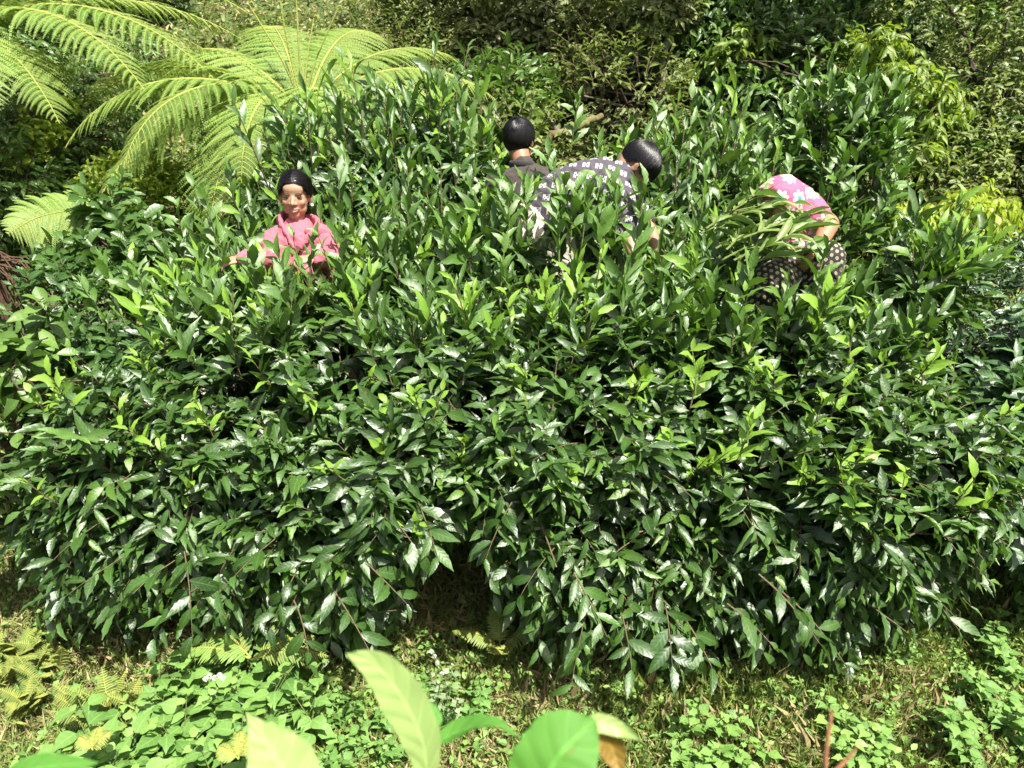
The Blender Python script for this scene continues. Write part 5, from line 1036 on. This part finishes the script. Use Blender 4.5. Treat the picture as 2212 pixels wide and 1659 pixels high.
# ---- the youth bending over in the patterned shirt
def bender():
    d = 3.45; H = P(1376, 361, d); base = A(.22, 3.62, .78); e = person(base, 'youth bending to the right in a grey shirt with white monograms and cream trousers'); s = .98
    R = frame((.42, -.10, -.92), (.90, -.10, .35)); hp = P(1165, 478, 3.52); m1 = P(1212, 432, 3.48); m2 = P(1270, 412, 3.46); shd = P(1326, 398, 3.45); nk = P(1345, 376, 3.45)
    AS, AE, AW = P(1338, 432, 3.36), P(1352, 490, 3.33), P(1368, 550, 3.25); BS, BE, BW = P(1330, 405, 3.56), P(1390, 470, 3.6), P(1420, 540, 3.5)
    body = head_prims(H, R, s) + [limb([shd, nk, H + R @ A(0, -.035, -.02)], [.062, .054, .056]), rings([hp, m1, m2, shd], [.075, .085, .085, .07], [.09, .10, .11, .09], A(0, 1, .2)), limb([AS, (AS + AE) / 2, AE, (AE + AW) / 2, AW], [.05, .044, .038, .034, .025]), limb([BS, BE, BW], [.048, .038, .025])]
    body += hand_prims(AW, (.15, -.2, -1), (.6, -.8, 0), .95, .8, -1) + hand_prims(BW, (.1, -.2, -1), (.6, -.8, 0), .95, .8, 1) + legs(hp - A(0, 0, .05), base + A(-.2, .05, 0), base + A(.05, .1, 0), frame((.9, -.3, 0), (0, 0, 1)), .055)
    solid('body', body, SKIN3, e, .0046, 3)
    SH = cloth_mat('monogram_shirt', shirt_pattern, .8)
    solid('shirt', [rings([P(1185, 462, 3.5), P(1215, 430, 3.48), P(1270, 408, 3.46), P(1318, 397, 3.45), P(1340, 384, 3.45)], [.115, .125, .125, .118, .082], [.135, .135, .138, .130, .085], A(0, 1, .2)), limb([AS + A(-.01, .02, .02), (AS + AE) / 2, AE + A(0, 0, .0)], [.075, .075, .066]), limb([BS, BE], [.07, .06]), limb([P(1205, 462, 3.44), P(1195, 488, 3.43)], [.08, .06])], SH, e, .006, 3, folds(.009, 50, [(1, .2, .3), (.5, 0, 1)], 9))
    CR = cloth_mat('cream_cloth', solidc((.58, .51, .43), .3, 10.0))
    solid('trousers', [rings([P(1196, 445, 3.53), P(1160, 478, 3.52), P(1140, 525, 3.54)], [.10, .128, .125], [.11, .135, .135], A(0, 1, .2))] + [limb([hp - A(0, 0, .08) + A(.05 * q, .06 * q, 0), hp * .45 + base * .55 + A(.09 * q, .05, 0), base + A(.1 * q, .08, .1)], [.125, .10, .07]) for q in (-1, 1)], CR, e, .007, 3, folds(.007, 55, [(.6, .1, 1)], 4))
    def allow(q):
        x, y, z = q
        if y > .55: return z > .45
        if y > .1: return z > .15 or (abs(x) < .2 and False)
        return z > -.18 - .18 * (y < -.5) + .07 * math.sin(x * 17 + y * 9) and not (abs(x) > .75 and z < .05 and y > -.3)
    wh = nrm(A(0, -.6, .7))
    def flow(q): f = A(*q) - wh; f = f / max(np.linalg.norm(f), .15); return f + np.cross(q, wh) * .4
    hair_cap('hair', H, R, s, (.0815, .1005, .0950), (0, -.014, .026), allow, flow, HAIR, e, 3, 3600, .05, .0038, .014)
bender()

# ---- the squatting woman
def woman():
    base = P(1660, 690, 3.15); base = A(base[0], base[1], 1.05); e = person(base, 'squatting woman in a pink floral hooded shirt and black trousers with beige squares'); 
    hp = P(1712, 565, 3.24); m1 = P(1716, 510, 3.22); m2 = P(1718, 462, 3.18); shd = P(1706, 440, 3.14); H = P(1680, 446, 3.06); s = .92; R = frame((-.7, -.35, -.62), (-.35, -.6, .62))
    AS, AE, AW = P(1748, 452, 3.12), P(1792, 484, 3.07), P(1768, 532, 3.0); BS, BE, BW = P(1675, 478, 3.14), P(1638, 502, 3.08), P(1668, 488, 2.99)
    K1, F1 = P(1786, 560, 3.0), P(1745, 690, 3.08); K2, F2 = P(1662, 612, 2.98), P(1612, 668, 3.08)
    K1b = K1
    body = head_prims(H, R, s) + [limb([shd, (shd + H) / 2, H], [.055, .05, .05]), rings([hp, m1, m2, shd], [.10, .09, .095, .07], [.08, .075, .08, .06], A(1, 0, 0)), limb([AS, (AS + AE) / 2, AE, (AE + AW) / 2, AW], [.046, .040, .038, .035, .024]), limb([BS, BE, BW], [.045, .036, .024])]
    body += hand_prims(AW, (-.5, -.5, -.6), (.8, -.5, .2), .88, .9, -1) + hand_prims(BW, (.1, -.5, .7), (-.8, -.5, 0), .8, 1.2, 1)
    body += [limb([hp + A(.07, 0, 0), (hp + K1) / 2 + A(.03, 0, 0), K1, (K1 + F1) / 2, F1], [.085, .075, .056, .05, .032]), limb([hp - A(.07, 0, 0), (hp + K2) / 2, K2, (K2 + F2) / 2, F2], [.085, .075, .056, .05, .032]), limb([F1, F1 + A(.03, -.12, -.02)], [.033, .026]), limb([F2, F2 + A(-.08, -.08, -.02)], [.033, .026])]
    solid('body', body, SKIN4, e, .0046, 3)
    FL = cloth_mat('pink_floral_cloth', floral, .8)
    solid('shirt', [rings([P(1712, 532, 3.22), m1, m2, P(1714, 446, 3.15)], [.125, .118, .120, .10], [.10, .105, .11, .10], A(1, 0, 0)), limb([AS + A(-.05, 0, 0), AS, (AS * .62 + AE * .38)], [.085, .074, .060]), limb([BS + A(.03, 0, 0), BS, BE, (BE + BW) / 2], [.066, .056, .046, .04]), limb([P(1690, 515, 3.1), P(1700, 532, 3.08), P(1722, 530, 3.08)], [.04, .035, .03])], FL, e, .006, 3, folds(.010, 48, [(1, .2, .4), (-.4, 0, 1)], 12))
    g = lambda x, y, z: H + R @ A(x, y, z)
    solid('hood', [ellipsoid(g(0, -.012, .022), (.098, .112, .106), R), rings([g(0, -.05, -.02), m2 * .35 + H * .65, shd, m2], [.08, .092, .105, .11], [.07, .085, .095, .10], A(1, 0, 0))], FL, e, .006, 3, folds(.007, 60, [(1, .5, .2), (0, .3, 1)], 14))
    TR = cloth_mat('beige_square_trousers', trouser_pattern, .75)
    solid('trousers', [ellipsoid(hp - A(0, 0, .005), (.145, .12, .11)), limb([hp + A(.06, 0, 0), (hp + K1) / 2 + A(.02, 0, 0), K1, (K1 + F1) / 2, (K1 * .2 + F1 * .8)], [.105, .092, .074, .068, .055]), limb([hp - A(.06, 0, 0), (hp + K2) / 2, K2, (K2 + F2) / 2 + A(.02, 0, 0), (K2 * .2 + F2 * .8)], [.105, .098, .078, .072, .058])], TR, e, .006, 3, folds(.009, 50, [(1, 0, 1), (.2, .6, .4)], 16))
    SHO = plain('pale_blue_shoe', (.50, .56, .68), .7)
    for f, dv in ((F1, A(.03, -.12, -.02)), (F2, A(-.09, -.05, .02))): solid('shoe', [rings([f - dv * .3, f + dv * .4, f + dv * 1.1], [.036, .04, .035], [.036, .032, .022], A(1, .2, 0))], SHO, e, .005, 3)
woman()
def bundle():
    rng = np.random.default_rng(61); h = P(1660, 480, 2.98); e = empty('branch_bundle', h, 'bundle of freshly cut long-leaved branches held against the woman in the pink floral shirt', 'branch bundle'); lv = Leaves(); tb = Tubes()
    ends = [(1545, 540, 2.9), (1560, 505, 2.95), (1580, 520, 2.85), (1600, 545, 2.85), (1575, 470, 2.95), (1530, 500, 2.9), (1590, 560, 2.9), (1625, 455, 2.95)]
    for x, y, d in ends:
        a = P(1730 + rng.normal(0, 15), 440 + rng.normal(0, 22), 2.99); t = P(x, y, d); D = a - t
        for rep in range(2): shoots(rng, lv, tb, t[None] + rng.normal(0, .02, 3), D[None] + rng.normal(0, .05, (1, 3)), A(np.linalg.norm(D) * rng.uniform(.75, 1.0)), 11, A(.13), A(.024), .1, lambda tk, n: .2 + .5 * rng.random(tk.shape), .35, .8, -.02, .004, .6, .4)
    lv.filt(lambda q: np.linalg.norm(q - P(1718, 455, 3.0), axis=1) > .085)
    tb.build('stems', STEMG, e); lv.build('leaves', leaf_mat('cut_branch_leaf', (.09, .16, .035), (.20, .28, .08), (.30, .38, .14), .45, .3, under=(.22, .33, .09)), e, T_LANCE, rng)
    lv = Leaves(); 
    for a, b, w_ in ((P(1660, 474, 2.92), P(1772, 468, 2.90), .030), (P(1640, 500, 2.9), P(1715, 472, 2.9), .022), (P(1700, 478, 2.93), P(1735, 530, 2.93), .02), (P(1690, 480, 2.93), P(1716, 525, 2.93), .016)):
        D = b - a; lv.add(a[None], D[None], A(-.1, -.6, .8)[None], np.linalg.norm(D), w_ * 1.6, .5, .5)
    lv.build('long_leaves', TEA, e, T_TEA, rng)
bundle()
